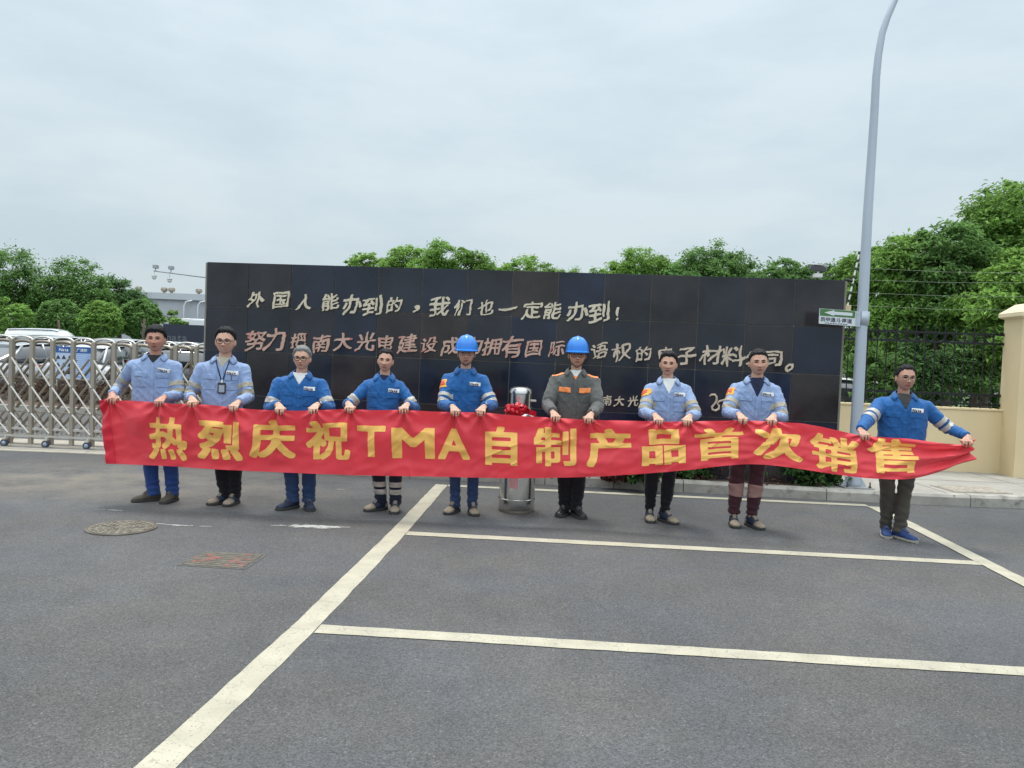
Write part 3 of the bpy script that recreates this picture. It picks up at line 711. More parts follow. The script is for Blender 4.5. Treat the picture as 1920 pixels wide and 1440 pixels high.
for k in range(26):
    x = .19 + k * .1395
    if x > 3.6: break
    for z in (.132, 1.045):
        bm = B(); tube(bm, [(x + .056 * cos(q), 0, z + .056 * sin(q)) for q in [2 * pi * j / 16 for j in range(17)]], .006, 5, cap=False); obj('ring', bm, ironm, fen, True)
for z in (.06, .205, .975, 1.115):
    bm = B(); box(bm, (3.73, -.03, z), (.10, .05, .04)); obj('bracket', bm, ironm, fen)

# electric fence rod with wires
ep = at(1588, 575, 10.3)
ef = thing('electric_fence', 'leaning black and white insulator rod with thin wires at the wall end', 'electric fence', (ep.x, ep.y, ep.z))
e2 = at(1612, 470, 10.3); dv = Vector((e2.x - ep.x, 0, e2.z - ep.z))
bm = B(); tube(bm, [(0, 0, -.04), dv], .012, 8); obj('rod', bm, mat('rod_white', (.75, .75, .72), .5), ef)
bm = B()
for k in range(7):
    c = dv * (k / 7 + .08); tube(bm, [c, c + dv.normalized() * .035], .018, 8)
obj('insulators', bm, mat('rod_black', (.03, .03, .03), .5), ef)
bm = B(); box(bm, (0, 0, -.03), (.085, .07, .10), bev=.005); obj('bracket', bm, yel, ef)
bm = B()
for (y0, y1) in ((502, 512), (524, 530), (548, 556), (572, 582)):
    k = (575 - y0) / 105
    a = Vector((0, 0, 0)) + dv * k; wpt = at(1930, y1, 11.4) - ep
    tube(bm, [a, a.lerp(wpt, .5) + Vector((0, 0, -.02)), wpt], .0020, 5)
obj('wires', bm, mat('wire', (.22, .27, .2), .5), ef)
bm = B(); tube(bm, [(-.02, .05, .36), (.06, .0, .34)], .022, 8); obj('clamp', bm, ironm, ef)

# surveillance camera on the wall
cp = at(1533, 519, 10.05)
cc = thing('surveillance_camera', 'white surveillance camera on a bracket on top of the granite wall', 'camera', cp)
wh = mat('cam_white', (.62, .63, .62), .4)
bm = B(); box(bm, (0, 0, .015), (.10, .08, .05), bev=.006); tube(bm, [(0, 0, .03), (.01, 0, .075)], .016, 8); obj('bracket', bm, wh, cc)
bm = B(); box(bm, (0, 0, 0), (.20, .08, .07), bev=.012, Mx=Matrix.Translation((-.005, 0, .105)) @ Matrix.Rotation(.15, 4, 'Y')); obj('housing', bm, mat('cam_dark', (.05, .055, .06), .4), cc)
bm = B(); box(bm, (0, 0, 0), (.17, .10, .012), bev=.004, Mx=Matrix.Translation((.02, 0, .150)) @ Matrix.Rotation(.05, 4, 'Y')); obj('sun_shield', bm, wh, cc)

# ================================================================== LAMP POST AND SIGN
pb = gp(1600, 913, .13); PY = pb.y
lamp = thing('street_lamp', 'tall pale grey street lamp post with a curved top', 'street lamp', (pb.x, pb.y, .128))
path = [(1600.5, 905), (1603, 850), (1611, 700), (1618.5, 560), (1627, 400), (1635, 280), (1639.6, 208), (1642.7, 146), (1646.9, 104), (1654, 62), (1664.6, 31), (1678, 0), (1698, -32), (1730, -62)]
rad = [.074, .073, .068, .063, .056, .051, .048, .046, .043, .041, .039, .037, .035, .033]
bm = B(); P0 = [(pb.x, pb.y, .14)] + [tuple(at(x, y, PY)) for x, y in path]
tube(bm, P0, [.076] + rad, 20)
steel_p = mat('pole_paint', (.42, .47, .53), .42, .15, var=.07, vscale=3, stretch=(1, 1, .3))
obj('pole', bm, steel_p, lamp, True, world=True)
bm = B(); box(bm, (0, 0, .008), (.36, .36, .02)); obj('base_plate', bm, mat('base_plate', (.33, .33, .33), .6, .5, var=.2), lamp)
for sx in (-1, 1):
    for sy in (-1, 1):
        bm = B(); tube(bm, [(sx * .14, sy * .14, 0), (sx * .14, sy * .14, .085)], .009, 8); tube(bm, [(sx * .14, sy * .14, .018), (sx * .14, sy * .14, .036)], .018, 6)
        obj('anchor_bolt', bm, mat('bolt', (.10, .085, .07), .6, .6), lamp)
for sx in (-1, 1):
    bm = B(); V = [(sx * .07, -.006, .018), (sx * .16, -.006, .018), (sx * .07, -.006, .15), (sx * .07, .006, .018), (sx * .16, .006, .018), (sx * .07, .006, .15)]
    add_mesh(bm, V, [(0, 1, 2), (3, 5, 4), (0, 3, 4, 1), (1, 4, 5, 2), (2, 5, 3, 0)]); obj('gusset', bm, steel_p, lamp)
e_ = at(1730, -62, PY); e2_ = at(1800, -84, PY)
bm = B(); box(bm, (0, 0, 0), (.62, .22, .09), bev=.02, Mx=Matrix.Translation(e_.lerp(e2_, .45)) @ Matrix.Rotation(-.28, 4, 'Y')); obj('lamp_head', bm, mat('lamp_head', (.03, .03, .035), .5), lamp, world=True)
bm = B(); cl = at(1618, 597, PY); tube(bm, [(cl.x - .002, cl.y, cl.z - .085), (cl.x + .006, cl.y, cl.z + .085)], .0715, 20); obj('collar', bm, steel_p, lamp, True, world=True)
# sign
s0 = at(1536, 592.5, PY - .08); s1 = at(1609, 598, PY - .05); sc_ = (s0 + s1) / 2; sv = s1 - s0; SW = sv.length
sign = thing('direction_sign', 'small green and white direction sign with an arrow on the lamp post', 'sign', sc_, atan2(sv.y, sv.x))
sl = sv.z / SW
SHR = Matrix(((1, 0, 0, 0), (0, 1, 0, 0), (sl, 0, 1, 0), (0, 0, 0, 1)))
bm = B(); box(bm, (0, 0, 0), (SW, .012, .185), Mx=SHR); obj('plate', bm, mat('sign_white', (.62, .66, .68), .5), sign)
bm = B(); box(bm, (-.02, -.0075, .048), (SW - .05, .004, .082), Mx=SHR); obj('green_band', bm, mat('sign_green', (.06, .17, .045), .5), sign)
aw = [(-.185, 0), (-.06, .034), (-.06, .019), (.17, .019), (.17, -.019), (-.06, -.019), (-.06, -.034)]
bm = B(); vs = [bm.verts.new(SHR @ Vector((x - .005, -.0115, .048 + z))) for x, z in aw]; bm.faces.new(vs); obj('arrow', bm, MATS['sign_white'], sign)
bm = B(); text_mesh(bm, '员甲通斗停道', lambda x, y, z: SHR @ Vector((x * 1.15 - .03, -.0078, -.058 + y)), .02, .058)
obj('lettering', bm, mat('sign_ink', (.03, .035, .06), .6), sign)
bm = B()
for k in range(9): box(bm, (-.16 + k * .032, -.0078, -.078), (.022, .003, .008), Mx=SHR)
obj('small_print', bm, MATS['sign_ink'], sign)
bm = B(); box(bm, (SW / 2 - .005, -.002, 0), (.05, .03, .19), Mx=SHR)
for z in (.055, -.055): box(bm, (SW / 2 - .01, -.019, z), (.012, .006, .012), Mx=SHR)
obj('mount', bm, steel_p, sign)

# ================================================================== SLIDING GATE
GY = 11.08; GX0 = -8.65; GS = .294; GN = 16
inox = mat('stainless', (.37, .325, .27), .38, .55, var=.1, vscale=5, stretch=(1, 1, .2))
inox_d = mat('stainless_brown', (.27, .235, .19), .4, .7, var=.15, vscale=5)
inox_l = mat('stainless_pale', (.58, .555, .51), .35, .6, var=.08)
gate = thing('sliding_gate', 'stainless steel folding lattice gate with arched tops on small wheels', 'gate', (GX0, GY, .012))
for k in range(GN):
    x = k * GS
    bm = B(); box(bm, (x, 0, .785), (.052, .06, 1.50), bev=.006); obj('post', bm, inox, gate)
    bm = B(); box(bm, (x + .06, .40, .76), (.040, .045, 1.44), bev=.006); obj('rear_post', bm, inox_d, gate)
    if k < GN - 1:
        bm = B(); arc = []
        for j in range(11):
            q = pi * j / 10; arc.append((x + GS / 2 - (GS / 2) * cos(q), .02, 1.505 + .075 * sin(q) ** .8))
        arc = [(x, .02, 1.50)] + arc[1:-1] + [(x + GS, .02, 1.50)]
        tube(bm, arc, .019, 8, flat=.7)
        obj('arch', bm, inox_l, gate, True)
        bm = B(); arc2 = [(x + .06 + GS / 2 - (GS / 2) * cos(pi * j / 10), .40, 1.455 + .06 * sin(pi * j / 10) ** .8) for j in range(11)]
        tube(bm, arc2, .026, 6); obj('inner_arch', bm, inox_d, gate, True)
        bm = B()
        for (za, zb) in ((1.27, .88), (.86, .50), (.48, .20)): tube(bm, [(x + .02, -.035, za), (x + GS - .01, -.035, zb)], .0125, 6)
        obj('lattice_bar', bm, inox_l, gate)
        bm = B()
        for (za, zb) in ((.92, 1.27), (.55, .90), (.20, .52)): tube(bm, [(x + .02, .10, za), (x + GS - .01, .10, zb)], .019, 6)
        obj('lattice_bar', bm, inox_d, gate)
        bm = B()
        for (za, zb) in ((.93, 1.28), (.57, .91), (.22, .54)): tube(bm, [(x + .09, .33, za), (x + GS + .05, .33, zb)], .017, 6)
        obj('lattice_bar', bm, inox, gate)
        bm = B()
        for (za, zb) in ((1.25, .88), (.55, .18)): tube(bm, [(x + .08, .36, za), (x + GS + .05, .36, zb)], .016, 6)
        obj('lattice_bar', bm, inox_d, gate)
L_ = GS * (GN - 1)
bm = B()
for z in (.50, .985): tube(bm, [(0, .03, z), (L_, .03, z)], .007, 6)
obj('tie_rods', bm, inox_d, gate)
bm = B()
for z, y in ((.255, .0), (.155, -.03), (.215, .38), (.12, .38)): box(bm, (L_ / 2, y, z), (L_, .035, .03))
for k in range(GN * 4): box(bm, (k * GS / 4, .38, .165), (.018, .02, .07))
obj('base_frame', bm, inox_l, gate)
rub = mat('caster_tyre', (.03, .04, .07), .5)
for k in range(1, GN, 2):
    x = k * GS - .03
    bm = B(); R0 = .052
    tube(bm, [(x, -.10, .052), (x, -.065, .052)], R0, 20); w_ = obj('wheel', bm, rub, gate, 'auto')
    bm = B(); tube(bm, [(x, -.106, .052), (x, -.098, .052)], .030, 16); obj('hub', bm, mat('caster_hub', (.28, .33, .42), .4), w_, True)
    bm = B(); box(bm, (x, -.08, .112), (.05, .05, .03), bev=.008); box(bm, (x + .015, -.055, .13), (.03, .08, .05), bev=.008); obj('wheel_fork', bm, inox_l, gate)

# blue notice board behind the gate
nb = at(137, 680, 17.6)
nbt = thing('notice_board', 'blue and white safety notice board standing behind the gate', 'notice board', (nb.x, nb.y, 0), .08)
NW, NH = .80, .72; nz_ = nb.z
bm = B(); box(bm, (0, 0, nz_), (NW, .03, NH)); obj('panel', bm, mat('notice_pale', (.45, .56, .72), .5), nbt)
bm = B(); box(bm, (0, -.017, nz_ + NH / 2 - .07), (NW, .006, .14)); obj('header', bm, mat('notice_blue', (.02, .10, .33), .5), nbt)
bm = B(); text_mesh(bm, 'Nata', lambda x, y, z: Vector((-.2 + x + y * .2, -.022, nz_ + NH / 2 - .105 + y)), .02, .095); text_mesh(bm, '入厂须知', lambda x, y, z: Vector((.16 + x, -.022, nz_ + NH / 2 - .10 + y)), .02, .075)
obj('header_text', bm, mat('notice_white', (.8, .8, .8), .5), nbt)
bm = B(); box(bm, (.20, -.0165, nz_ - .07), (.36, .004, .54)); obj('text_sheet', bm, mat('notice_sheet', (.26, .40, .68), .5), nbt)
bm = B()
for k in range(11): box(bm, (.20 - (k % 3) * .02, -.020, nz_ + .16 - k * .045), (.27 - (k % 3) * .04, .003, .012))
obj('text_lines', bm, mat('notice_line', (.62, .70, .82), .5), nbt)
bm = B()
for r_ in range(3):
    for c_ in range(3):
        x, z = -.32 + c_ * .125, nz_ + .12 - r_ * .17
        vs = [bm.verts.new((x + dx, -.018, z + dz)) for dx, dz in ((-.05, -.045), (.05, -.045), (0, .05))]; bm.faces.new(vs)
obj('warning_symbols', bm, mat('notice_black', (.03, .03, .04), .5), nbt)
for sx in (-.36, .36):
    bm = B(); tube(bm, [(sx, .03, 0), (sx, .03, nz_ + .3)], .02, 8); obj('leg', bm, inox_l, nbt)

# ================================================================== CARS
carpaint = {k: mat('paint_' + k, c, .25, me_, coat=.8) for k, c, me_ in (('white', (.68, .70, .72), 0), ('silver', (.42, .44, .46), .5), ('grey', (.10, .11, .12), .3), ('black', (.015, .016, .018), .1), ('blue', (.03, .06, .14), .2), ('brown', (.14, .11, .09), .2))}
glass = mat('car_glass', (.045, .055, .062), .08, spec=1.0, coat=.6)
tyre = mat('tyre', (.015, .015, .016), .8); rimm = mat('rim', (.45, .45, .46), .3, .8)
redl = mat('tail_red', (.35, .01, .012), .25); headm = mat('headlight', (.6, .63, .66), .12, .3); blackp = mat('trim_black', (.02, .02, .02), .6)
def loft(bm, secs, n=20, ex=3.2):
    """secs: (x, half width, z0, z1, top narrowing)"""
    rings = []
    for x, hw, z0, z1, nar in secs:
        zc, hz = (z0 + z1) / 2, (z1 - z0) / 2; ring = []
        for k in range(n):
            q = 2 * pi * (k + .5) / n; c, s = cos(q), sin(q)
            yy = hw * abs(c) ** (2 / ex) * (1 if c > 0 else -1); zz = hz * abs(s) ** (2 / ex) * (1 if s > 0 else -1)
            yy *= 1 - nar * max(0, zz / hz) ** 1.0 if hz else 1
            ring.append(bm.verts.new((x, yy, zc + zz)))
        rings.append(ring)
    for a, b in zip(rings[:-1], rings[1:]):
        for k in range(n): bm.faces.new((a[k], a[(k + 1) % n], b[(k + 1) % n], b[k]))
    bm.faces.new(rings[0][::-1]); bm.faces.new(rings[-1]); bmesh.ops.recalc_face_normals(bm, faces=bm.faces)
def make_car(kind):
    t = thing('parked_car' if kind != 'van' else 'van', 'car', 'car')
    if kind == 'sedan':
        hull = [(-2.28, .70, .42, .80, .1), (-2.22, .82, .30, .92, .1), (-1.7, .89, .22, .96, .12), (-.6, .90, .20, .95, .12), (.6, .90, .20, .93, .12), (1.5, .88, .22, .86, .14), (2.1, .80, .26, .74, .16), (2.27, .66, .34, .62, .16)]
        cab = [(-1.75, .62, .90, .98, .1), (-1.1, .76, .86, 1.36, .22), (-.7, .77, .86, 1.42, .22), (.1, .78, .86, 1.44, .22), (.45, .77, .86, 1.36, .22), (1.25, .66, .84, .93, .1)]
        roof = [(-1.15, .56, 1.33, 1.375, .1), (-.7, .585, 1.38, 1.445, .2), (.1, .585, 1.40, 1.465, .2), (.42, .56, 1.345, 1.39, .1)]; wx, wr, hz = (1.38, -1.36), .32, .68
    elif kind == 'suv':
        hull = [(-2.2, .78, .45, 1.0, .1), (-2.12, .88, .32, 1.08, .1), (-1.5, .92, .26, 1.10, .1), (0, .93, .25, 1.08, .1), (1.2, .91, .26, 1.02, .12), (2.0, .84, .30, .92, .14), (2.2, .70, .40, .80, .16)]
        cab = [(-2.05, .72, 1.0, 1.25, .1), (-1.85, .77, 1.0, 1.58, .18), (-1.0, .79, 1.0, 1.64, .2), (.2, .79, 1.0, 1.64, .2), (.5, .78, 1.0, 1.55, .2), (1.25, .68, .98, 1.08, .1)]
        roof = [(-1.95, .60, 1.54, 1.60, .1), (-1.0, .62, 1.60, 1.675, .2), (.2, .62, 1.60, 1.675, .2), (.48, .6, 1.53, 1.58, .1)]; wx, wr, hz = (1.35, -1.35), .36, .85
    else:
        hull = [(-2.5, .85, .45, 1.9, .08), (-2.42, .93, .32, 2.1, .08), (-1.5, .95, .28, 2.2, .1), (.6, .95, .28, 2.22, .1), (1.2, .94, .28, 2.05, .14), (1.75, .92, .28, 1.45, .1), (2.3, .86, .30, 1.05, .1), (2.5, .74, .38, .85, .1)]
        cab = [(-2.2, .935, 1.30, 1.78, .06), (0, .957, 1.30, 1.80, .06), (.95, .95, 1.28, 1.80, .1), (1.35, .93, 1.25, 1.82, .12), (1.9, .80, 1.18, 1.36, .1)]
        roof = [(-2.35, .70, 2.06, 2.15, .1), (-1.0, .74, 2.12, 2.235, .1), (.5, .74, 2.14, 2.25, .1), (.9, .7, 2.06, 2.17, .1)]; wx, wr, hz = (1.55, -1.5), .36, .75
    bm = B(); loft(bm, hull, 24, 3.6); obj('body', bm, carpaint['white'], t, 'auto')
    bm = B(); loft(bm, cab, 20, 4); obj('windows', bm, glass, t, 'auto')
    bm = B(); loft(bm, roof, 16, 3); obj('roof', bm, carpaint['white'], t, 'auto')
    xs_ = [c[0] for c in cab]; zt = max(c[3] for c in cab)
    for sy in (-1, 1):
        for xa, xb, za, zb in ((cab[-1][0] - .05, cab[-2][0] - .05, cab[-1][3], cab[-2][3]), (-.32, -.34, cab[2][2], zt - .04), (cab[0][0] + .15, cab[1][0] + .05, cab[0][3], cab[1][3])):
            bm = B(); tube(bm, [(xa, sy * .80, za - .02), (xb, sy * .625, zb)], .032, 6); obj('pillar', bm, carpaint['white'], t, True)
    for x in wx:
        for sy in (-1, 1):
            bm = B(); tube(bm, [(x, sy * .72, wr), (x, sy * .93, wr)], wr, 22); w_ = obj('wheel', bm, tyre, t, 'auto')
            bm = B(); tube(bm, [(x, sy * .925, wr), (x, sy * .94, wr)], wr * .64, 10); obj('rim', bm, rimm, w_)
    fx = hull[-1][0]; rx = hull[0][0]
    for sy in (-1, 1):
        bm = B(); box(bm, (fx - .12, sy * .60, hz - .04), (.22, .26, .12), bev=.04, rz=-sy * .35); obj('headlight', bm, headm, t, True)
        bm = B(); box(bm, (rx + .06, sy * .66, hz + .10), (.12, .26, .13), bev=.03, rz=sy * .25); obj('tail_light', bm, redl, t, True)
        bm = B(); box(bm, (cab[-2][0] + .28, sy * .98, cab[0][2] + .08), (.12, .16, .11), bev=.03); obj('mirror', bm, carpaint['white'], t, True)
    bm = B(); box(bm, (rx + .03, 0, .42), (.06, 1.3, .16), bev=.02); box(bm, (fx - .04, 0, .40), (.08, 1.1, .16), bev=.02); obj('bumper_trim', bm, blackp, t)
    bm = B(); box(bm, (rx - .012, 0, hz + .02), (.012, .44, .14)); obj('number_plate', bm, mat('plate', (.05, .12, .35), .5), t)
    return t
def recolour(t, col):
    for o_ in [x for x in bpy.data.objects if x.parent == t]:
        if o_.name.split('.')[0] in ('body', 'roof', 'pillar', 'mirror'):
            o_.material_slots[0].link = 'OBJECT'; o_.material_slots[0].material = carpaint[col]
CARS = [  # px, depth, heading (0 = nose to the right), kind, colour, label
    (8, 22.5, 95, 'sedan', 'white', 'white car at the far left edge behind the gate'),
    (60, 22.0, 80, 'sedan', 'silver', 'silver car left of the blue notice board, showing its red rear light'),
    (128, 24.5, 85, 'suv', 'silver', 'silver car directly behind the blue notice board'),
    (192, 23.5, 92, 'sedan', 'white', 'white car just right of the blue notice board'),
    (236, 25.5, 100, 'suv', 'silver', 'silver car behind the hand of the first man'),
    (25, 31, 88, 'suv', 'white', 'white car in the second row left of the van'),
    (150, 33, 91, 'sedan', 'white', 'white low car in the second row in front of the van'),
    (212, 32, 200, 'sedan', 'white', 'white car in the second row left of the first man'),
    (255, 35, 178, 'suv', 'white', 'white car close behind the first man on his right side'),
    (325, 31, 185, 'sedan', 'white', 'white car in front of the far dark sign wall'),
    (372, 27, 95, 'sedan', 'black', 'black car beside the left end of the granite wall'),
    (318, 24.5, 200, 'sedan', 'black', 'black car between the first and second man'),
    (360, 38, 5, 'suv', 'silver', 'silver car furthest right below the far sign wall'),
]
protos = {}
for px, Y, hd, kind, colr, lab in CARS:
    if kind not in protos: protos[kind] = make_car(kind); t = protos[kind]
    else: t = copy_tree(protos[kind])
    g_ = at(px, 700, Y); t.location = (g_.x, Y, 0); t.rotation_euler = (0, 0, radians(hd)); recolour(t, colr)
    tag(t, lab, 'car', 'cars parked behind the gate')
van = make_car('van'); g_ = at(92, 650, 52); van.location = (g_.x, 52, 0); van.rotation_euler = (0, 0, radians(4)); recolour(van, 'white')
tag(van, 'white high roofed van parked in front of the round trees', 'van')
wv = copy_tree(protos['suv']); g_ = at(1612, 745, 17.2); wv.location = (at(1660, 745, 17.2).x - 2.15, 17.2, -.25); wv.rotation_euler = (0, 0, radians(178)); recolour(wv, 'white')
wv.name = 'parked_car'; tag(wv, 'white car behind the iron railing beside the lamp post', 'car')

# ================================================================== FAR HALL, FAR SIGN WALL, CAMERA MAST
hall = thing('industrial_hall', 'long grey industrial hall with roof ventilators in the distance', 'building', (-52, 118, 0))
bm = B(); box(bm, (10, 10, 4.2), (46, 20, 8.4)); obj('wall', bm, mat('hall_grey', (.40, .42, .455), .7, var=.06, vscale=.5, stretch=(3, 1, .3)), hall)
bm = B(); box(bm, (10, 9.9, 8.75), (47, 20.8, .95)); obj('roof_edge', bm, mat('hall_edge', (.46, .49, .52), .6, var=.08), hall)
for px in (260, 308, 322, 373):
    q = at(px, 545, 119) - Vector((-52, 118, 0)); bm = B(); lathe(bm, [(.2, 0), (.2, .25), (.42, .32), (.52, .6), (.42, .88), (.12, .98)], 16, (q.x, 1.0, 9.2)); obj('roof_ventilator', bm, inox_d, hall, 'auto')
for px in (345, 371):
    q = at(px, 600, 117.4); bm = B(); tube(bm, [(q.x, 117.3, 1), (q.x, 117.3, 7.4), (q.x + .3, 117.3, 8.0), (q.x + 1.2, 117.3, 8.2)], .11, 8); obj('downpipe', bm, mat('pipe_white', (.7, .72, .74), .5), hall, True, world=True)
for px, lab in ((350, 'white tank box before the grey hall, left one'), (376, 'white tank box before the grey hall, next to the granite wall')):
    q = at(px, 618, 104); t = thing('storage_box', lab, 'container', (q.x, 104, 0), 0, 'white boxes before the hall')
    bm = B(); box(bm, (0, 0, 2.5), (2.0, 2.2, 5.0), bev=.25); obj('shell', bm, mat('tank_white', (.72, .74, .76), .5), t)
    bm = B(); box(bm, (1.15, 0, 2.3), (.3, 1.8, 4.2), bev=.05); obj('side_panel', bm, mat('tank_grey', (.22, .23, .26), .6), t)
sw = at(350, 640, 44)
fs = thing('far_sign_wall', 'low dark blue black sign wall with faint letters beyond the car park', 'wall', (sw.x, 44, 0), -.05)
bm = B(); box(bm, (.3, .2, 1.3), (3.4, .4, 2.75)); obj('slab', bm, mat('far_granite', (.016, .022, .04), .3), fs)
fsm = mat('far_letter', (.10, .11, .13), .5)
bm = B(); text_mesh(bm, 'nata', lambda x, y, z: Vector((-.55 + x * 1.15, -.012, 1.75 + y)), .02, .55); obj('raised_lettering', bm, fsm, fs)
bm = B(); text_mesh(bm, '材料有限', lambda x, y, z: Vector((.12 + x * 1.1, -.012, 1.12 + y)), .02, .48); obj('raised_lettering', bm, fsm, fs)
mp_ = at(420, 650, 30)
mast = thing('camera_mast', 'mast arm carrying hanging dome cameras left of the granite wall', 'camera mast', (mp_.x, 30, 0))
a0 = at(288, 508, 30); a1 = at(392, 521, 30); post = at(420, 525, 30)
bm = B(); tube(bm, [(post.x, 30, 0), (post.x, 30, post.z + .3)], .09, 10); obj('pole', bm, steel_p, mast, world=True)
bm = B(); tube(bm, [a0, a1, post], [.022, .03, .04], 8); obj('arm', bm, mat('mast_grey', (.30, .32, .34), .5), mast, world=True)
for px, py, dy in ((289, 508, 10), (318, 510, 14)):
    c = at(px, py, 30); d = at(px, py + dy, 30); bm = B(); tube(bm, [c, d], .018, 6); ball(bm, (d.x, d.y, d.z - .03), (.09, .09, .10)); tube(bm, [(d.x, d.y, d.z + .04), (d.x, d.y, d.z - .0)], .10, 12); obj('dome_camera', bm, wh, mast, True, world=True)
    c2 = at(px + 3, py - 8, 30); bm = B(); box(bm, c2, (.17, .2, .14), bev=.02); tube(bm, [c2, (c.x + .05, c.y, c.z)], .018, 6); obj('box_camera', bm, mat('cam_grey', (.33, .35, .36), .5), mast, world=True)
# ================================================================== BANNER
BT = [(188, 751), (200, 748), (209, 750), (250, 752), (300, 755), (330, 757), (360, 757), (400, 760), (437, 765), (480, 768), (520, 769), (560, 770), (592, 769), (655, 767), (700, 769), (757, 769), (852, 773), (902, 773), (970, 779), (1040, 784), (1105, 787), (1233, 790), (1290, 791), (1340, 789), (1390, 788), (1449, 791), (1500, 793), (1540, 800), (1618, 818), (1660, 820), (1700, 822), (1760, 830), (1800, 834), (1815, 829), (1826, 823)]
BB = [(200, 869), (300, 873), (437, 882), (600, 889), (750, 893), (1000, 897), (1110, 894), (1200, 889), (1300, 880), (1360, 872), (1400, 870), (1450, 872), (1520, 882), (1600, 895), (1700, 900), (1735, 896), (1780, 878), (1810, 866), (1828, 859)]
BD = [(180, 7.36), (290, 7.30), (420, 7.26), (560, 7.20), (720, 7.24), (875, 7.25), (1080, 7.28), (1250, 7.20), (1420, 7.12), (1620, 6.98), (1700, 6.96), (1840, 6.97)]
HANDS_PX = [208, 300, 360, 437, 520, 592, 655, 757, 852, 902, 1040, 1105, 1233, 1290, 1390, 1449, 1618, 1812]
f_bt = lambda x: np.interp(x, *zip(*BT)); f_bd = lambda x: np.interp(x, *zip(*BD))
_xs = np.linspace(200, 1828, 400); _yb = np.interp(_xs, *zip(*BB)); _k = np.ones(21) / 21
_yb = np.convolve(np.pad(_yb, 10, mode='edge'), _k, 'valid')
f_bb = lambda x: np.interp(x, _xs, _yb)
def banner(u, v):
    xt = 188 + u * 1638; xb = 200 + u * 1628
    Y = float(f_bd(xt)); p = at(xt, float(f_bt(xt)), Y).lerp(at(xb, float(f_bb(xb)), Y + float(np.interp(u, (0, .25, .5, .7, .9, 1), (.05, .04, .0, -.06, -.09, 0)))), v)
    rg = 1 - abs(noise.noise((u * 26 + v * 2.2, v * 2.0 - u * 5, 3))) * 2.4
    d = .010 * max(0, rg) ** 4 * min(1, v * 4) + .040 * noise.noise((u * 13 + v * .8, v * 1.9, 2)) * min(1, v * 3) + .010 * noise.noise((u * 40 + v * 6, v * 3.0, 7)) * min(1, v * 4)
    d += .010 * noise.noise((u * 22 - v * 5, v * 6, 4)) + .0025 * noise.noise((u * 160, v * 12, 1))
    for h in HANDS_PX:
        dx = (xt + (xb - xt) * v - h) / 200; dy = v * .63
        if abs(dx) < .5:
            r = sqrt(dx * dx + dy * dy); an = atan2(dx, dy + .02)
            d += .020 * cos(an * 9 + h) * exp(-((r - .10) / .12) ** 2) + .017 * cos(an * 6 + h) * exp(-((r - .27) / .20) ** 2)
    g = max(0, (u - .90) / .10)
    if g: d += .045 * g * sin(v * 15 + 1 + u * 6) - .02 * g
    e0 = max(0, (.018 - u) / .018)
    if e0: d += .012 * e0
    return p + Vector((0, -d, 0))
bann = thing('banner', 'long red cloth banner with yellow writing held up by the nine men', 'banner', (0, 7.2, 1.0))
NU, NV = 620, 34
bm = B(); G = [[bm.verts.new(banner(i / NU, j / NV)) for j in range(NV + 1)] for i in range(NU + 1)]
for i in range(NU):
    for j in range(NV): bm.faces.new((G[i][j], G[i][j + 1], G[i + 1][j + 1], G[i + 1][j]))
red = mat('banner_red', (.80, .048, .068), .45, spec=.4, trans=.24, sheen=.35, bump=.12, bscale=240, var=.05, vscale=5)
obj('cloth', bm, red, bann, True, world=True)
bm = B(); G = [[bm.verts.new(banner(i / NU * .5, j / NV) + Vector((0, -.006, 0))) for j in range(NV + 1)] for i in range(14)]
for i in range(13):
    for j in range(NV): bm.faces.new((G[i][j], G[i][j + 1], G[i + 1][j + 1], G[i + 1][j]))
obj('hem_sleeve', bm, mat('hem_red', (.66, .010, .035), .5, sheen=.2), bann, True, world=True)
CH = [('热', 316, 822, 72, 80), ('烈', 413, 825, 84, 74), ('庆', 511, 823, 84, 72), ('祝', 615, 825, 84, 74), ('T', 697, 827, 54, 58), ('M', 775, 831, 80, 58), ('A', 851, 833, 60, 58), ('自', 940, 836, 60, 72), ('制', 1041, 838, 80, 72), ('产', 1142, 839, 84, 70), ('品', 1244, 838, 82, 66), ('首', 1349, 832, 92, 58), ('次', 1459, 833, 92, 60), ('销', 1564, 851, 88, 66), ('售', 1673, 855, 92, 64)]
yelc = mat('banner_yellow', (.92, .54, .14), .5, spec=.35, trans=.12, var=.05, vscale=6)
for ch, px, py, wpx, hpx in CH:
    d_ = {'售': .030, '首': .030, '销': .030, '制': .034, '热': .036, '祝': .036}.get(ch, .040)
    V, Q, be = raster_glyph(ch, (d_ * 1.0, d_ * .80, 0.0) if ch not in 'TMA' else (.034, .026, 0.0), 100, True, 2)
    b2 = bmesh.new(); vs_ = [b2.verts.new((x, y, 0)) for x, y in V]
    for q in Q: b2.faces.new([vs_[i] for i in q])
    x0, x1 = V[:, 0].min(), V[:, 0].max(); y0, y1 = V[:, 1].min(), V[:, 1].max()
    for v in b2.verts:
        xx = px + ((v.co.x - x0) / (x1 - x0) - .5) * wpx
        yt, yb = float(f_bt(px)), float(f_bb(px)); yy = py - ((v.co.y - y0) / (y1 - y0) - .5) * hpx
        vv = (yy - yt) / (yb - yt); xt = (xx - 12 * vv - 188 + 188 * 0) ; uu = (xx - 188 - 12 * vv) / (1638 - 10 * vv)
        du = .0006; p0 = banner(uu, vv); tx = banner(uu + du, vv) - p0; tv = banner(uu, vv + .01) - p0
        n_ = tv.cross(tx).normalized()
        if n_.y > 0: n_ = -n_
        v.co = p0 + n_ * .004
    bmesh.ops.recalc_face_normals(b2, faces=b2.faces[:])
    obj('character', b2, yelc, bann, True, world=True)

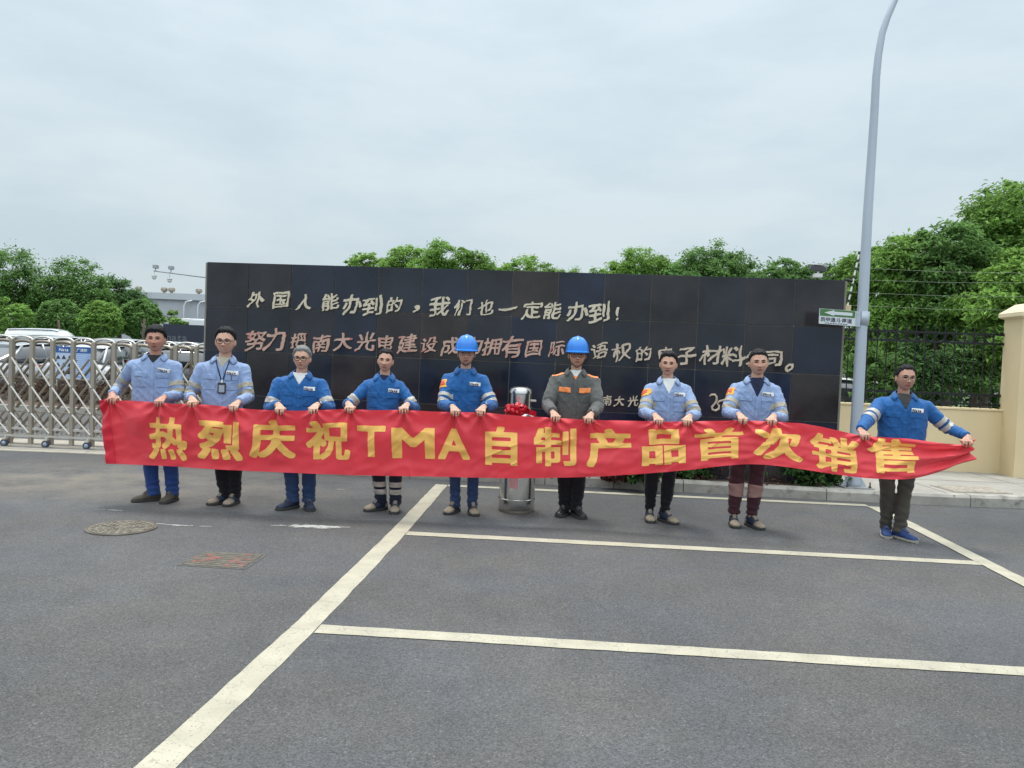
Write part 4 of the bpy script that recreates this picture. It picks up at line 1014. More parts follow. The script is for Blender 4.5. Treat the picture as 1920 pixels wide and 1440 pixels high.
# ================================================================== STEEL CANISTER WITH RIBBON FLOWER
cb = Vector((.095, 7.90, 0))
can = thing('steel_canister', 'tall polished steel gas canister standing behind the banner', 'canister', cb)
pol = mat('polished_steel', (.62, .61, .59), .21, 1, var=.04, vscale=5)
bm = B(); lathe(bm, [(.178, .02), (.184, .03), (.184, .118), (.190, .122), (.190, .134), (.184, .138), (.184, .93), (.178, .96), (.150, 1.0), (.115, 1.03), (.07, 1.045)], 48); obj('body', bm, pol, can, 'auto')
bm = B(); lathe(bm, [(.175, 0), (.181, .004), (.181, .05), (.16, .055)], 40); obj('foot_ring', bm, inox_d, can, 'auto')
bm = B(); lathe(bm, [(.122, 1.02), (.125, 1.03), (.125, 1.06), (.112, 1.065), (.112, 1.20), (.120, 1.205), (.120, 1.225), (.108, 1.25), (.07, 1.268), (.01, 1.272)], 40); obj('valve_guard', bm, pol, can, 'auto')
bm = B(); box(bm, (.125, -.03, 1.135), (.07, .03, .022), bev=.005); obj('latch', bm, inox_l, can)
bm = B()
for k in range(9):
    a = -pi / 2 - .22 + k * .062 - .25
    if k < 8:
        vs = [bm.verts.new((.1865 * cos(q), .1865 * sin(q), z)) for q, z in ((a, .255), (a + .062, .255), (a + .062, .50), (a, .50))]; bm.faces.new(vs)
obj('paper_label', bm, mat('label_pink', (.62, .36, .36), .6, var=.08, vscale=60, stretch=(1, 1, 4)), can)
bm = B()
for k in range(5):
    a = -pi / 2 - .08 - .25 + k * .05
    vs = [bm.verts.new((.1135 * cos(q), .1135 * sin(q), z)) for q, z in ((a, 1.09), (a + .05, 1.09), (a + .05, 1.18), (a, 1.18))]; bm.faces.new(vs)
obj('warning_label', bm, mat('label_red', (.60, .25, .25), .6, var=.3, vscale=90), can)
fc = at(968, 771, 7.66)
fb = thing('ribbon_flower', 'red silk ribbon flower tied to the front of the steel canister', 'ribbon', fc)
rr = random.Random(3); bm = B()
for i in range(46):
    th = rr.uniform(0, 2 * pi); el = rr.uniform(-.3, 1.3); R0 = rr.uniform(.06, .135)
    dirv = Vector((cos(th) * cos(el) * 1.1, -abs(sin(th)) * cos(el) * .75 - .1, sin(el) * .62)); side = dirv.cross(Vector((rr.uniform(-1, 1), rr.uniform(-1, 1), rr.uniform(-1, 1)))).normalized()
    pts = []
    for j in range(7):
        a = j / 6; pts.append(dirv * (R0 * sin(pi * (a * .8 + .1)) ** .8) + side * ((a - .5) * .07) + Vector((rr.gauss(0, .004), rr.gauss(0, .004), rr.gauss(0, .004))))
    wv_ = dirv.cross(side).normalized() * rr.uniform(.018, .03)
    A_ = [bm.verts.new(q - wv_) for q in pts]; M_ = [bm.verts.new(q + dirv * .012) for q in pts]; B_ = [bm.verts.new(q + wv_) for q in pts]
    for X_, Y_ in ((A_, M_), (M_, B_)):
        for j in range(6): bm.faces.new((X_[j], X_[j + 1], Y_[j + 1], Y_[j]))
silk = mat('silk_red', (.55, .006, .025), .25, spec=.6, trans=.12)
obj('ruffles', bm, silk, fb, True)
bm = B()
for sx, ln in ((-1, .10), (1, .20)):
    pts = [(0, .02, 0), (sx * ln * .5, .0, .005), (sx * ln, .03, -.02)]
    for a, b in zip(pts[:-1], pts[1:]):
        vs = [bm.verts.new(q) for q in ((a[0], a[1], a[2] - .03), (b[0], b[1], b[2] - .03), (b[0], b[1] + .01, b[2] + .02), (a[0], a[1] + .01, a[2] + .025))]; bm.faces.new(vs)
obj('ribbon_tails', bm, silk, fb, True)

# ================================================================== PEOPLE
def smooth01(x): x = np.clip(x, 0, 1); return x * x * (3 - 2 * x)
def head_pts(D, fw=1.0):
    """unit directions -> surface of a head, centre at eye level, face towards -y"""
    x, y, z = D[:, 0], D[:, 1], D[:, 2]
    X = .0785 * np.sign(x) * np.abs(x) ** .88 * fw; Y = .094 * y; Z = np.where(z > 0, .112, .116) * z
    s = smooth01((-z - .08) / .92)
    X = X * (1 - .15 * s); Y = np.where(y > 0, Y * (1 - .42 * s), Y - .004 * s)
    front = np.clip((-y - .12) / .5, 0, 1)
    g = lambda v, m, q: np.exp(-((v - m) / q) ** 2)
    d = .010 * g(X, 0, .010) * g(Z, -.010, .018) + .019 * g(X, 0, .0135) * g(Z, -.034, .012) + .009 * g(np.abs(X), .015, .008) * g(Z, -.038, .008)
    d += -.015 * g(np.abs(X), .031, .016) * g(Z, .000, .012) + .007 * g(np.abs(X), .032, .024) * g(Z, .023, .008)
    d += .005 * g(np.abs(X), .042, .017) * g(Z, -.028, .020) + .006 * g(X, 0, .02) * g(Z, -.061, .0055) + .0065 * g(X, 0, .018) * g(Z, -.073, .006)
    d += -.0045 * g(np.abs(X) - .014 - .16 * (-.036 - Z), .006, .005) * g(Z, -.052, .014) - .003 * g(X, 0, .03) * g(Z, -.086, .006)
    d += -.005 * g(X, 0, .022) * g(Z, -.067, .003) + .008 * g(X, 0, .02) * g(Z, -.101, .013)
    return np.stack([X, Y - d * front, Z], 1)
def ico(sub):
    b = bmesh.new(); bmesh.ops.create_icosphere(b, subdivisions=sub, radius=1)
    V = np.array([v.co[:] for v in b.verts]); V /= np.linalg.norm(V, axis=1)[:, None]
    b.verts.index_update(); F = [tuple(v.index for v in f.verts) for f in b.faces]; b.free(); return V, F
IV, IF = ico(5)
skin_m = mat('skin', (.57, .335, .240), .48, spec=.35, var=.06, vscale=30, tint=True)
skin_m.node_tree.nodes['Principled BSDF'].inputs['Subsurface Weight'].default_value = .25; skin_m.node_tree.nodes['Principled BSDF'].inputs['Subsurface Radius'].default_value = (1, .35, .2); skin_m.node_tree.nodes['Principled BSDF'].inputs['Subsurface Scale'].default_value = .012
def cloth(name, col, rough=.8, **kw): return mat(name, col, rough, spec=.25, sheen=.15, var=.10, vscale=9, bump=.35, bscale=55, **kw)
FAB = dict(lightblue=cloth('shirt_light_blue', (.235, .322, .51)), blue=cloth('jacket_blue', (.015, .102, .30)), grey=cloth('jacket_grey', (.095, .100, .095)),
           jeans=cloth('jeans_blue', (.018, .055, .20)), navyjeans=cloth('jeans_navy', (.022, .050, .125)), black=cloth('trousers_black', (.006, .006, .010)),
           navy=cloth('trousers_navy', (.008, .012, .028)), maroon=cloth('trousers_maroon', (.050, .016, .022)), olive=cloth('trousers_olive', (.060, .055, .045)))
refl = mat('reflective_tape', (.42, .40, .36), .45, .1, var=.08, vscale=30); reflb = mat('reflective_beige', (.36, .33, .26), .6, var=.08, vscale=30)
white_m = mat('badge_white', (.72, .72, .70), .6); ink = mat('badge_ink', (.02, .025, .08), .6)
orange = mat('orange_trim', (.85, .26, .07), .6); patchy = mat('arm_patch', (.80, .38, .06), .6); patchr = mat('arm_patch_red', (.62, .10, .04), .6)
tee = dict(white=cloth('tee_white', (.62, .64, .62)), navy=cloth('tee_navy', (.010, .016, .045)), black=cloth('tee_black', (.02, .02, .022)), olive=cloth('tee_olive', (.045, .045, .04)), beige=cloth('tee_beige', (.40, .38, .30)), bluein=cloth('tee_blue', (.06, .13, .30)))
eye_d = mat('eye_dark', (.012, .009, .008), .25); eye_w = mat('eye_white', (.16, .115, .095), .3); brow_m = mat('brow', (.022, .018, .017), .9); lip_m = mat('lip_line', (.13, .04, .035), .6); teeth_m = mat('teeth', (.55, .50, .45), .35)
hair_m = dict(black=mat('hair_black', (.009, .009, .011), .65, spec=.25, var=.4, vscale=90, bump=.5, bscale=160), grey=mat('hair_grey', (.16, .165, .16), .6, var=.45, vscale=90, bump=.5, bscale=160))
helm_m = mat('helmet_blue', (.008, .19, .66), .28, coat=.4); strap_m = mat('strap_dark', (.02, .02, .022), .7)
frame_m = mat('glasses_frame', (.02, .018, .018), .35); frame_t = mat('glasses_thin', (.16, .14, .12), .3, .7)
tan = mat('shoe_tan', (.27, .225, .165), .85, var=.15, vscale=25); shoe_navy = mat('shoe_navy', (.012, .022, .05), .7); shoe_blk = mat('shoe_black', (.012, .012, .014), .4); shoe_brown = mat('shoe_brown', (.07, .058, .042), .8, var=.2, vscale=25); shoe_blue = mat('shoe_blue', (.013, .045, .16), .7); sole_m = mat('sole_dark', (.035, .034, .033), .85); sole_l = mat('sole_pale', (.30, .28, .24), .8)

def patch(src, planes, offset, thick=.003, keep=None):
    b = src.copy()
    for co, no in planes:
        bmesh.ops.bisect_plane(b, geom=b.verts[:] + b.edges[:] + b.faces[:], plane_co=co, plane_no=no, clear_outer=True)
    if keep:
        kill = [f for f in b.faces if not keep(f)]
        bmesh.ops.delete(b, geom=kill, context='FACES')
    seen, best = set(), []
    for f in b.faces:
        if f in seen: continue
        st, comp = [f], []; seen.add(f)
        while st:
            q = st.pop(); comp.append(q)
            for e in q.edges:
                for g in e.link_faces:
                    if g not in seen: seen.add(g); st.append(g)
        if len(comp) > len(best): best = comp
    bs = set(best); kill = [f for f in b.faces if f not in bs]
    if kill: bmesh.ops.delete(b, geom=kill, context='FACES')
    b.normal_update()
    mv = [(v, v.normal * offset) for v in b.verts]
    for v, d in mv: v.co += d
    if b.faces: bmesh.ops.solidify(b, geom=b.faces[:], thickness=thick)
    return b
def rect(x0, x1, z0, z1, tilt=0):
    return [(Vector((x0, 0, 0)), Vector((-1, 0, 0))), (Vector((x1, 0, 0)), Vector((1, 0, 0))), (Vector((0, 0, z0)), Vector((tilt, 0, -1))), (Vector((0, 0, z1)), Vector((-tilt, 0, 1)))]
front_f = lambda f: f.normal.y < -.25
def ik(S, W, a, b, pole):
    d = W - S; L = d.length
    if L > (a + b) * .995: k = L / ((a + b) * .995); a *= k; b *= k
    u = d.normalized(); ca = (a * a + L * L - b * b) / (2 * a * L); q = a * ca; h = sqrt(max(0, a * a - q * q))
    p = (pole - u * pole.dot(u)).normalized()
    return S + u * q + p * h

def make_person(P):
    rr = random.Random(P['seed'])
    feet = [gp(*P['feet'][0][:2]), gp(*P['feet'][1][:2])]
    angs = [radians(P['feet'][0][2]), radians(P['feet'][1][2])]
    ank_w = [f - Vector((sin(a), -cos(a), 0)) * .195 for f, a in zip(feet, angs)]
    base = (ank_w[0] + ank_w[1]) / 2; base.z = 0
    yaw = .6 * atan2(-base.x, base.y) + P.get('turn', 0)
    t = thing('person', P['label'], 'person', base, yaw)
    TI = local_matrix(t).inverted(); toL = lambda p: TI @ Vector(p)
    Yb = base.y
    hx, top, chin = P['head']; chin_l = toL(at(hx, chin, Yb - .04)); top_l = toL(at(hx, top, Yb))
    hs = P['hs']; hc = Vector((chin_l.x, -.02, chin_l.z + .116 * hs)); cz = chin_l.z
    HR = Matrix.Rotation(P.get('hyaw', 0) + .25 * -yaw, 4, 'Z') @ Matrix.Rotation(P.get('htilt', 0), 4, 'Y') @ Matrix.Rotation(P.get('hnod', 0), 4, 'X')
    HM = Matrix.Translation(hc) @ HR @ Matrix.Scale(hs, 4); HMI = HM.inverted()
    zn = cz - .030; zsj = cz - .156                    # neck top of the jacket, shoulder joints
    sw = P['sw'] / 2 - .072; ta = P['ta'] / 2
    tx = toL(at(P['torso'][0], P['torso'][1], Yb)).x   # middle of the chest
    sc = cz / 1.47
    hand_e = []
    for px in P['hands']:
        hand_e.append(toL(banner((px - 188) / 1638, .004)))
    arms = []
    for sgn, e in zip((-1, 1), hand_e):
        S = Vector((tx + sgn * sw, .012, zsj)); W = e + Vector((sgn * P.get('wx', .025), .085, .050))
        E = ik(S, W, .285 * sc, .255 * sc, Vector((sgn * .50 * P.get('flare', 1.0), .9, -.6)))
        arms.append((S, E, W))
    # ---------------- body, one continuous surface
    bm = B(); hp = head_pts(IV, P.get('fw', 1)); add_mesh(bm, hp.tolist(), IF, HM)
    for sx in (-1, 1): ball(bm, (sx * .079 * P.get('fw', 1), .012, -.012), (.010, .019, .031), 3, HM @ Matrix.Rotation(0, 4, 'Z'))
    nb_ = Vector((tx * .5 + hc.x * .5, .018, zn - .04)); nt_ = HM @ Vector((0, .022, -.075))
    tube(bm, [nb_ - Vector((0, 0, .05)), nb_, nb_.lerp(nt_, .5), nt_], [.064, .057 * P.get('nk', 1), .052 * P.get('nk', 1), .050 * P.get('nk', 1)], 18)
    tube(bm, [(tx, .0, .84 * sc), (tx, .01, 1.05 * sc), (tx, .012, zsj - .05), (tx, .015, zn - .02)], [.075, .08, .09, .055], 14)
    for (S, E, W), e, sgn in zip(arms, hand_e, (-1, 1)):
        tube(bm, [(tx, .012, zsj + .01), S, S.lerp(E, .5), E, E.lerp(W, .4), W], [.05, .048, .042, .036, .036, .025], 12)
        ball(bm, W, .027)
        fin = [(-.031, .054), (-.0108, .064), (.0108, .060), (.031, .046)]   # from thumb side outwards
        for k, (ox, fl) in enumerate(fin):
            ox = ox * sgn * 1.02; j = rr.uniform(-.003, .003)
            kn = e + Vector((ox, .026 + abs(ox) * .25, .027 - abs(ox) * .2 + j)); pip = e + Vector((ox * 1.12, -.016, .016 + j))
            dip = e + Vector((ox * 1.12 + j, -.0235, -.012 + (.068 - fl) * .8)); tip = e + Vector((ox * 1.06 + j, -.016, -.012 - fl * .36 + (.068 - fl) * .6))
            tube(bm, [W + (kn - W) * .05 + Vector((ox * .35, 0, 0)), W.lerp(kn, .6) + Vector((ox * .12, 0, .004)), kn], [.019, .0145, .0118], 10)
            ball(bm, kn, .0122)
            tube(bm, [kn, pip, dip, tip], [.0108, .0092, .0084, .0072], 10); ball(bm, pip, .0094); ball(bm, tip, .0074)
        tb = W.lerp(e, .35) + Vector((-sgn * .022, 0, -.004)); tm = e + Vector((-sgn * .045, .034, .016)); tt = e + Vector((-sgn * .030, .013, -.016))
        tube(bm, [tb, tm, tt], [.016, .0125, .0088], 10); ball(bm, tm, .0125); ball(bm, tt, .0088)
    ank = [toL(a) + Vector((0, 0, .09)) for a in ank_w]
    hipz = .80 * sc; hips = [Vector((tx * .6 - .098, .01, hipz)), Vector((tx * .6 + .098, .01, hipz))]
    kns = [Vector((h.x * .5 + a.x * .5, -.015, (hipz + .09) / 2)) for h, a in zip(hips, ank)]
    for h, k, a, ang in zip(hips, kns, ank, angs):
        tube(bm, [(tx, .0, .86 * sc), h, k, a, a - Vector((0, 0, .035))], [.07, .062, .046, .034, .034], 10)
        dl = TI.to_3x3() @ Vector((sin(ang), -cos(ang), 0)); tube(bm, [a - Vector((0, 0, .045)) - dl * .03, a - Vector((0, 0, .05)) + dl * .07, a - Vector((0, 0, .062)) + dl * .13], [.028, .026, .018], 10)
    me = remesh(bm, .0040, 2, .35)
    n = len(me.vertices); co = np.empty(n * 3, np.float32); me.vertices.foreach_get('co', co); co = co.reshape(-1, 3).astype(float)
    Hn = np.array(HMI); hl = co @ Hn[:3, :3].T + Hn[:3, 3]
    tint = np.ones((n, 4)); g = lambda v, m, q: np.exp(-((v - m) / q) ** 2)
    near = (np.abs(hl) < .16).all(1) & (hl[:, 1] < .02); X_, Z_ = hl[:, 0], hl[:, 2]; w_ = near.astype(float)
    lips = w_ * (np.clip(g(X_, 0, .022) * (g(Z_, -.062, .005) + g(Z_, -.072, .006)), 0, 1)); tint[:, :3] *= 1 - lips[:, None] * np.array([.16, .38, .34])
    chk = w_ * np.clip(g(np.abs(X_), .042, .02) * g(Z_, -.03, .022) + g(X_, 0, .014) * g(Z_, -.036, .012), 0, 1); tint[:, :3] *= 1 - chk[:, None] * np.array([.01, .10, .10])
    st = P.get('stubble', 0)
    if st:
        sb = w_ * np.clip(g(Z_, -.088, .020) * g(X_, 0, .035), 0, 1) * st; tint[:, :3] *= 1 - sb[:, None] * np.array([.5, .45, .4])
    stn = P.get('tone', 1.0); tint[:, :3] *= np.array([stn, stn * P.get('ruddy', 1), stn * P.get('ruddy', 1)])
    eyz = w_ * np.clip(g(np.abs(X_), .031, .017) * g(Z_, .003, .010), 0, 1); tint[:, :3] *= 1 - eyz[:, None] * np.array([.30, .36, .36])  # shade of the eye sockets put into the skin colour
    nos = w_ * np.clip(g(np.abs(X_), .009, .005) * g(Z_, -.046, .004), 0, 1); tint[:, :3] *= 1 - nos[:, None] * np.array([.45, .55, .55])  # nostril shade painted into the skin tint under the nose
    fd_ = P.get('fade', 0)
    if fd_:
        sd0 = (np.abs(hl) < .16).all(1) * smooth01((np.abs(hl[:, 0]) - .058) / .010) * smooth01((hl[:, 2] + .005) / .022) * smooth01((hl[:, 1] + .045) / .02); tint[:, :3] *= 1 - sd0[:, None] * fd_ * np.array([.72, .70, .66])
    at_ = me.color_attributes.new('tint', 'FLOAT_COLOR', 'POINT'); at_.data.foreach_set('color', tint.astype(np.float32).ravel())
    obj('body', me, skin_m, t, True)
    bb = bmesh.new(); bb.from_mesh(me); bvh = BVHTree.FromBMesh(bb); bb.free()
    fd = HR.to_3x3() @ Vector((0, 1, 0))
    def face(x, z, off=.001):
        o_ = HM @ Vector((x, -.2, z)); h_ = bvh.ray_cast(o_, fd)
        return (h_[0] if h_[0] else HM @ Vector((x, -.09, z))) - fd * off
    sq = P.get('squint', .6)
    for sx in (-1, 1):
        b = B(); tube(b, [face(sx * x, z, .0005) for x, z in ((.014, .018), (.026, .0235), (.037, .0235), (.048, .018))], [.0034, .0056, .0050, .0020], 6); obj('eyebrow', b, brow_m, t, True)
        c = face(sx * .0305, .0015, -.0015); b = B(); ball(b, c, (.0135 * hs, .004, .0058 * sq * hs), 2); ey = obj('eye', b, eye_w, t, True)
        b = B(); ball(b, c - fd * .0022, (.0066 * hs, .0034, .0060 * sq * hs), 2); obj('iris', b, eye_d, ey, True)
        b = B(); tube(b, [face(sx * x, z, .0008) for x, z in ((.0165, .000), (.024, .0055 * sq + .002), (.034, .0058 * sq + .002), (.0445, .001))], [.0018, .0034, .0034, .0018], 6); obj('eyelid', b, brow_m, ey, True)
    b = B()
    sm = P.get('smile', 0)
    tube(b, [face(x, -.0670 + sm * .010 * (abs(x) / .025) ** 2 - sm * .003, .0006) for x in (-.025, -.014, 0, .014, .025)], [k * P.get('mouth', 1) for k in (.0014, .0028, .0032, .0028, .0014)], 6); obj('mouth', b, lip_m, t, True)
    if sm > .5:
        b = B(); tube(b, [face(x, -.0685 + sm * .009 * (abs(x) / .02) ** 2 - .003, .0022) for x in (-.019, -.01, 0, .01, .019)], [.0014, .0032, .0038, .0032, .0014], 6); obj('teeth', b, teeth_m, t, True)
    # ---------------- hair
    hb = head_pts(IV, P.get('fw', 1)); fr = P.get('fringe', .066); ht = P.get('hair', .012)
    hl_ = np.interp(hb[:, 1], [-.12, -.075, -.055, -.040, -.026, -.012, .012, .03, .06, .1], [fr, fr, fr * .92, .050, .026, .004, .018, -.020, -.058, -.066])
    nzv = np.array([noise.noise(Vector(d) * 9 + Vector((P['seed'], 0, 0))) for d in IV]); nz2 = np.array([noise.noise((d[0] * 30 + P['seed'], d[1] * 12, d[2] * 22)) for d in IV])
    m_ = smooth01((hb[:, 2] - hl_ + .012 * nz2 + .006 * nzv) / .012)
    topf = np.clip((hb[:, 2] - .0) / .08, 0, 1); th = P.get('side', .006) + (ht - P.get('side', .006)) * topf
    dsp = m_ * (th + .006 * 1.4 * nzv * min(1, ht / .014) * topf + .0055 * nz2 * min(1, ht / .010)) - (1 - m_) * .008
    nd = hb / np.linalg.norm(hb, axis=1)[:, None]; hv = hb + nd * dsp[:, None]
    b = B(); add_mesh(b, hv.tolist(), IF, HM); obj('hair', b, hair_m[P.get('hcol', 'black')], t, True)
    # ---------------- helmet
    if P.get('helmet'):
        b = B(); NA, NE = 48, 14; grid = []
        for i in range(NE + 1):
            el = (pi / 2) * i / NE; row = []
            for k in range(NA):
                a = 2 * pi * k / NA; ca, sa = cos(a), sin(a); rx, ry, rz = .110, .132, .142
                x = rx * ca * cos(el) ** .9; y = ry * sa * cos(el) ** .9; z = rz * sin(el) ** .95
                rid = .007 * exp(-(x / .018) ** 2) * min(1, el / .5) + .003 * exp(-((abs(x) - .05) / .012) ** 2) * min(1, el / .4)
                row.append(b.verts.new((x * (1 + rid * 2), y * (1 + rid * 2), z + rid)))
            grid.append(row)
        for i in range(NE):
            for k in range(NA): b.faces.new((grid[i][k], grid[i][(k + 1) % NA], grid[i + 1][(k + 1) % NA], grid[i + 1][k]))
        low1, low2 = [], []
        for k in range(NA):
            a = 2 * pi * k / NA; fw_ = max(0, -sin(a)) ** 2; ex = .010 + .036 * fw_
            low1.append(b.verts.new(((.110 + ex * .8) * cos(a), (.132 + ex) * sin(a), -.006 - .010 * fw_))); low2.append(b.verts.new(((.108 + ex * .8) * cos(a), (.130 + ex) * sin(a), -.013 - .010 * fw_)))
        ins = [b.verts.new((.103 * cos(2 * pi * k / NA), .125 * sin(2 * pi * k / NA), .004)) for k in range(NA)]
        for A_, B_ in ((low1, grid[0]), (low2, low1), (ins, low2)):
            for k in range(NA): b.faces.new((A_[k], A_[(k + 1) % NA], B_[(k + 1) % NA], B_[k]))
        HH = HM @ Matrix.Translation((0, .004, .034)) @ Matrix.Rotation(-.04, 4, 'X')
        for v in b.verts: v.co = HH @ v.co
        bmesh.ops.recalc_face_normals(b, faces=b.faces); hm_ = obj('helmet', b, helm_m, t, 'auto')
        b = B()
        for sx in (-1, 1): tube(b, [HM @ Vector((sx * .079, -.02, .04)), HM @ Vector((sx * .078, -.022, -.03)), HM @ Vector((sx * .058, -.04, -.085)), HM @ Vector((0, -.062, -.122))], .0042, 6)
        obj('chin_strap', b, strap_m, t, True)
    # ---------------- glasses
    if P.get('glasses'):
        fm, th_, gw, gh = (frame_m, .0030, .0275, .0195) if P['glasses'] == 'dark' else (frame_t, .0020, .0265, .0175)
        yg = (HMI @ face(0, -.006, .004)).y; b = B(); yl = min((HMI @ face(sx * .045, 0, .010)).y for sx in (-1, 1)); yl = min(yl, yg + .004)
        for sx in (-1, 1):
            ring = []
            for k in range(21):
                q = 2 * pi * k / 20; c_, s_ = cos(q), sin(q)
                ring.append(HM @ Vector((sx * .0335 + gw * abs(c_) ** .6 * (1 if c_ > 0 else -1), yl + abs(sx * .0335 + gw * c_) * .12, -.002 + gh * abs(s_) ** .7 * (1 if s_ > 0 else -1))))
            tube(b, ring, th_, 6, cap=False)
            tube(b, [HM @ Vector((sx * .060, yl + .006, .006)), HM @ Vector((sx * .080, -.02, .008)), HM @ Vector((sx * .080, .015, .004))], th_, 6)
        tube(b, [HM @ Vector((-.007, yl + .001, .002)), HM @ Vector((0, yl - .002, .005)), HM @ Vector((.007, yl + .001, .002))], th_, 6)
        obj('glasses', b, fm, t, True)
    # ---------------- jacket
    b = B(); rings = []; hem = .80 * sc; zz = lambda k: hem + (zn - hem) * k
    prof = [(.0, ta * .97, .135, 0), (.12, ta * .99, .135, 0), (.30, ta * .97, .130, 0), (.50, ta * .98, .130, 0), (.68, ta * 1.0, .130, 0), (.80, ta * .99, .122, .004), (.875, min(ta * .90, sw * .96), .108, .008), (.925, sw * .66, .096, .012), (.965, .100, .086, .016), (1.0, .074, .076, .018)]
    NS = 40; bel = P.get('belly', 0)
    for k, a, d, yo in prof:
        row = []; dx_ = tx * (1 if k < .9 else 1) + (hc.x - tx) * max(0, (k - .9) / .1) * .5
        bl = 1 + bel * exp(-((k - .3) / .25) ** 2)
        for j in range(NS):
            q = 2 * pi * j / NS; c_, s_ = cos(q), sin(q)
            row.append(b.verts.new((dx_ + a * abs(c_) ** .82 * (1 if c_ > 0 else -1), yo + d * (bl if s_ < 0 else 1) * abs(s_) ** .82 * (1 if s_ > 0 else -1), zz(k))))
        rings.append(row)
    for A_, B_ in zip(rings[:-1], rings[1:]):
        for j in range(NS): b.faces.new((A_[j], A_[(j + 1) % NS], B_[(j + 1) % NS], B_[j]))
    b.faces.new(rings[0][::-1]); b.faces.new(rings[-1])
    bk = P.get('bulk', 1.0)
    for (S, E, W), sgn in zip(arms, (-1, 1)):
        cuff = W.lerp(E, P.get('cuff', .06)); fe = (W - E).normalized()
        inner = Vector((tx + sgn * sw * .50, .012, zsj + .030))
        tube(b, [inner, S + Vector((0, 0, .004)), S.lerp(E, .35), S.lerp(E, .75), E - (S - E).normalized() * .0, E.lerp(cuff, .3), E.lerp(cuff, .75), cuff], [.066, .070 * bk, .067 * bk, .064 * bk, .057 * bk, .054 * bk, .048 * bk, .043 * bk], 18)
        ball(b, E, .055 * bk, 3); ball(b, S, .069 * bk, 3)
    me = remesh(b, .0085, 4, .5); jb = bmesh.new(); jb.from_mesh(me); bpy.data.meshes.remove(me); jb.normal_update()
    sd_ = P['seed'] * 3.7; mv = []
    for v in jb.verts:
        p = v.co; q = Vector((p.x + sd_, p.y, p.z)); r1 = 1 - abs(noise.noise(Vector((p.x * 9 + p.z * 6 + sd_, p.y * 8, p.z * 10 - abs(p.x - tx) * 9)))) * 2.2; r2 = 1 - abs(noise.noise(Vector((p.x * 17 + sd_, p.y * 15 + 4, p.z * 13 + abs(p.x - tx) * 12)))) * 2.2
        a = noise.noise(q * 5) * .008 + max(0, r1) ** 2.5 * .006 + max(0, r2) ** 3 * .003 - .003 + noise.noise(q * 45) * .0006
        for (S, E, W) in arms:
            dE = (p - E).length
            if dE < .16: u_ = (W - S).normalized(); a += .0055 * sin((p - E).dot(u_) * 130 + 2 * noise.noise(q * 12)) * exp(-(dE / .085) ** 2)
            dW = (p - W).length
            if dW < .14: a += .0040 * sin((p - W).dot((W - E).normalized()) * 170 + 3 * noise.noise(q * 14)) * exp(-(dW / .075) ** 2)
        mv.append(v.normal * a)
    for v, d in zip(jb.verts, mv): v.co += d
    jb.normal_update()
    jbv = BVHTree.FromBMesh(jb); fab = FAB[P['top']]
    jm = bpy.data.meshes.new('jacket'); jb.to_mesh(jm); jk = obj('jacket', jm, fab, t, True)
    def jf(x, z, off): h_ = jbv.ray_cast(Vector((x, -1, z)), Vector((0, 1, 0))); return (h_[0] if h_[0] else Vector((x, -.13, z))) - Vector((0, off, 0))
    chx = tx + (hc.x - tx) * .3
    # opening with what is worn beneath
    vz = zn - P['v'][0]; vw = P['v'][1]
    n1 = Vector((-(zn + .02 - vz), 0, -vw)).normalized(); n2 = Vector(((zn + .02 - vz), 0, -vw)).normalized()
    b = patch(jb, [(Vector((chx, 0, vz)), n1), (Vector((chx, 0, vz)), n2)], .002, .002, front_f)
    for f in b.faces: f.smooth = True
    obj('undershirt', b, tee[P['tee']], t, True)
    # collar
    for sx in (-1, 1):
        b = B(); top_, low_, N_c = [], [], 12
        for k in range(N_c + 1):
            u = k / N_c; a = radians(90 - sx * 0) ; ang = pi / 2 + sx * -1 * u * radians(152) ; ca, sa = cos(ang), sin(ang)
            f_ = u ** 1.5; open_ = P['v'][1] * .28 * max(0, u - .55) / .45
            xt_, yt_ = .070 * ca * P.get('nk', 1), .016 + .070 * sa
            if u > .8: yt_ -= .012
            zt_ = zn + .034 - .055 * u ** 2
            ro = 1.0 + .38 + .18 * u
            xl, yl_ = xt_ * ro + sx * .018 * f_ , .016 + (yt_ - .016) * (1.35 + .28 * u); zl = zn - .012 - .052 * u ** 1.6
            p1 = Vector((chx * (u) + nb_.x * (1 - u) + xt_ + sx * open_ * .4, yt_, zt_)); p2 = Vector((chx * u + nb_.x * (1 - u) + xl + sx * open_, yl_, zl))
            if u > .3:
                h_ = jbv.ray_cast(Vector((p2.x, -1, p2.z)), Vector((0, 1, 0)))
                if h_[0]: p2.y = min(p2.y, h_[0].y - .006) if u > .55 else p2.y
            top_.append(b.verts.new(p1)); low_.append(b.verts.new(p2))
        mid_ = [b.verts.new(q1.co.lerp(q2.co, .45) + Vector((0, 0, .006)) + (q1.co.lerp(q2.co, .5) - Vector((nb_.x, .016, q1.co.z))).normalized() * .008) for q1, q2 in zip(top_, low_)]
        for A_, B_ in ((top_, mid_), (mid_, low_)):
            for k in range(N_c): b.faces.new((A_[k], A_[k + 1], B_[k + 1], B_[k]))
        bmesh.ops.recalc_face_normals(b, faces=b.faces); bmesh.ops.solidify(b, geom=b.faces[:], thickness=.005); obj('collar', b, fab, t, True)
    # placket
    obj('placket', patch(jb, rect(chx - .017, chx + .017, hem + .02, vz + .005), .0035, .003, front_f), fab, t, True)
    # pockets
    pk = zn - .185; px0, px1 = .048, min(.150, ta * .80)
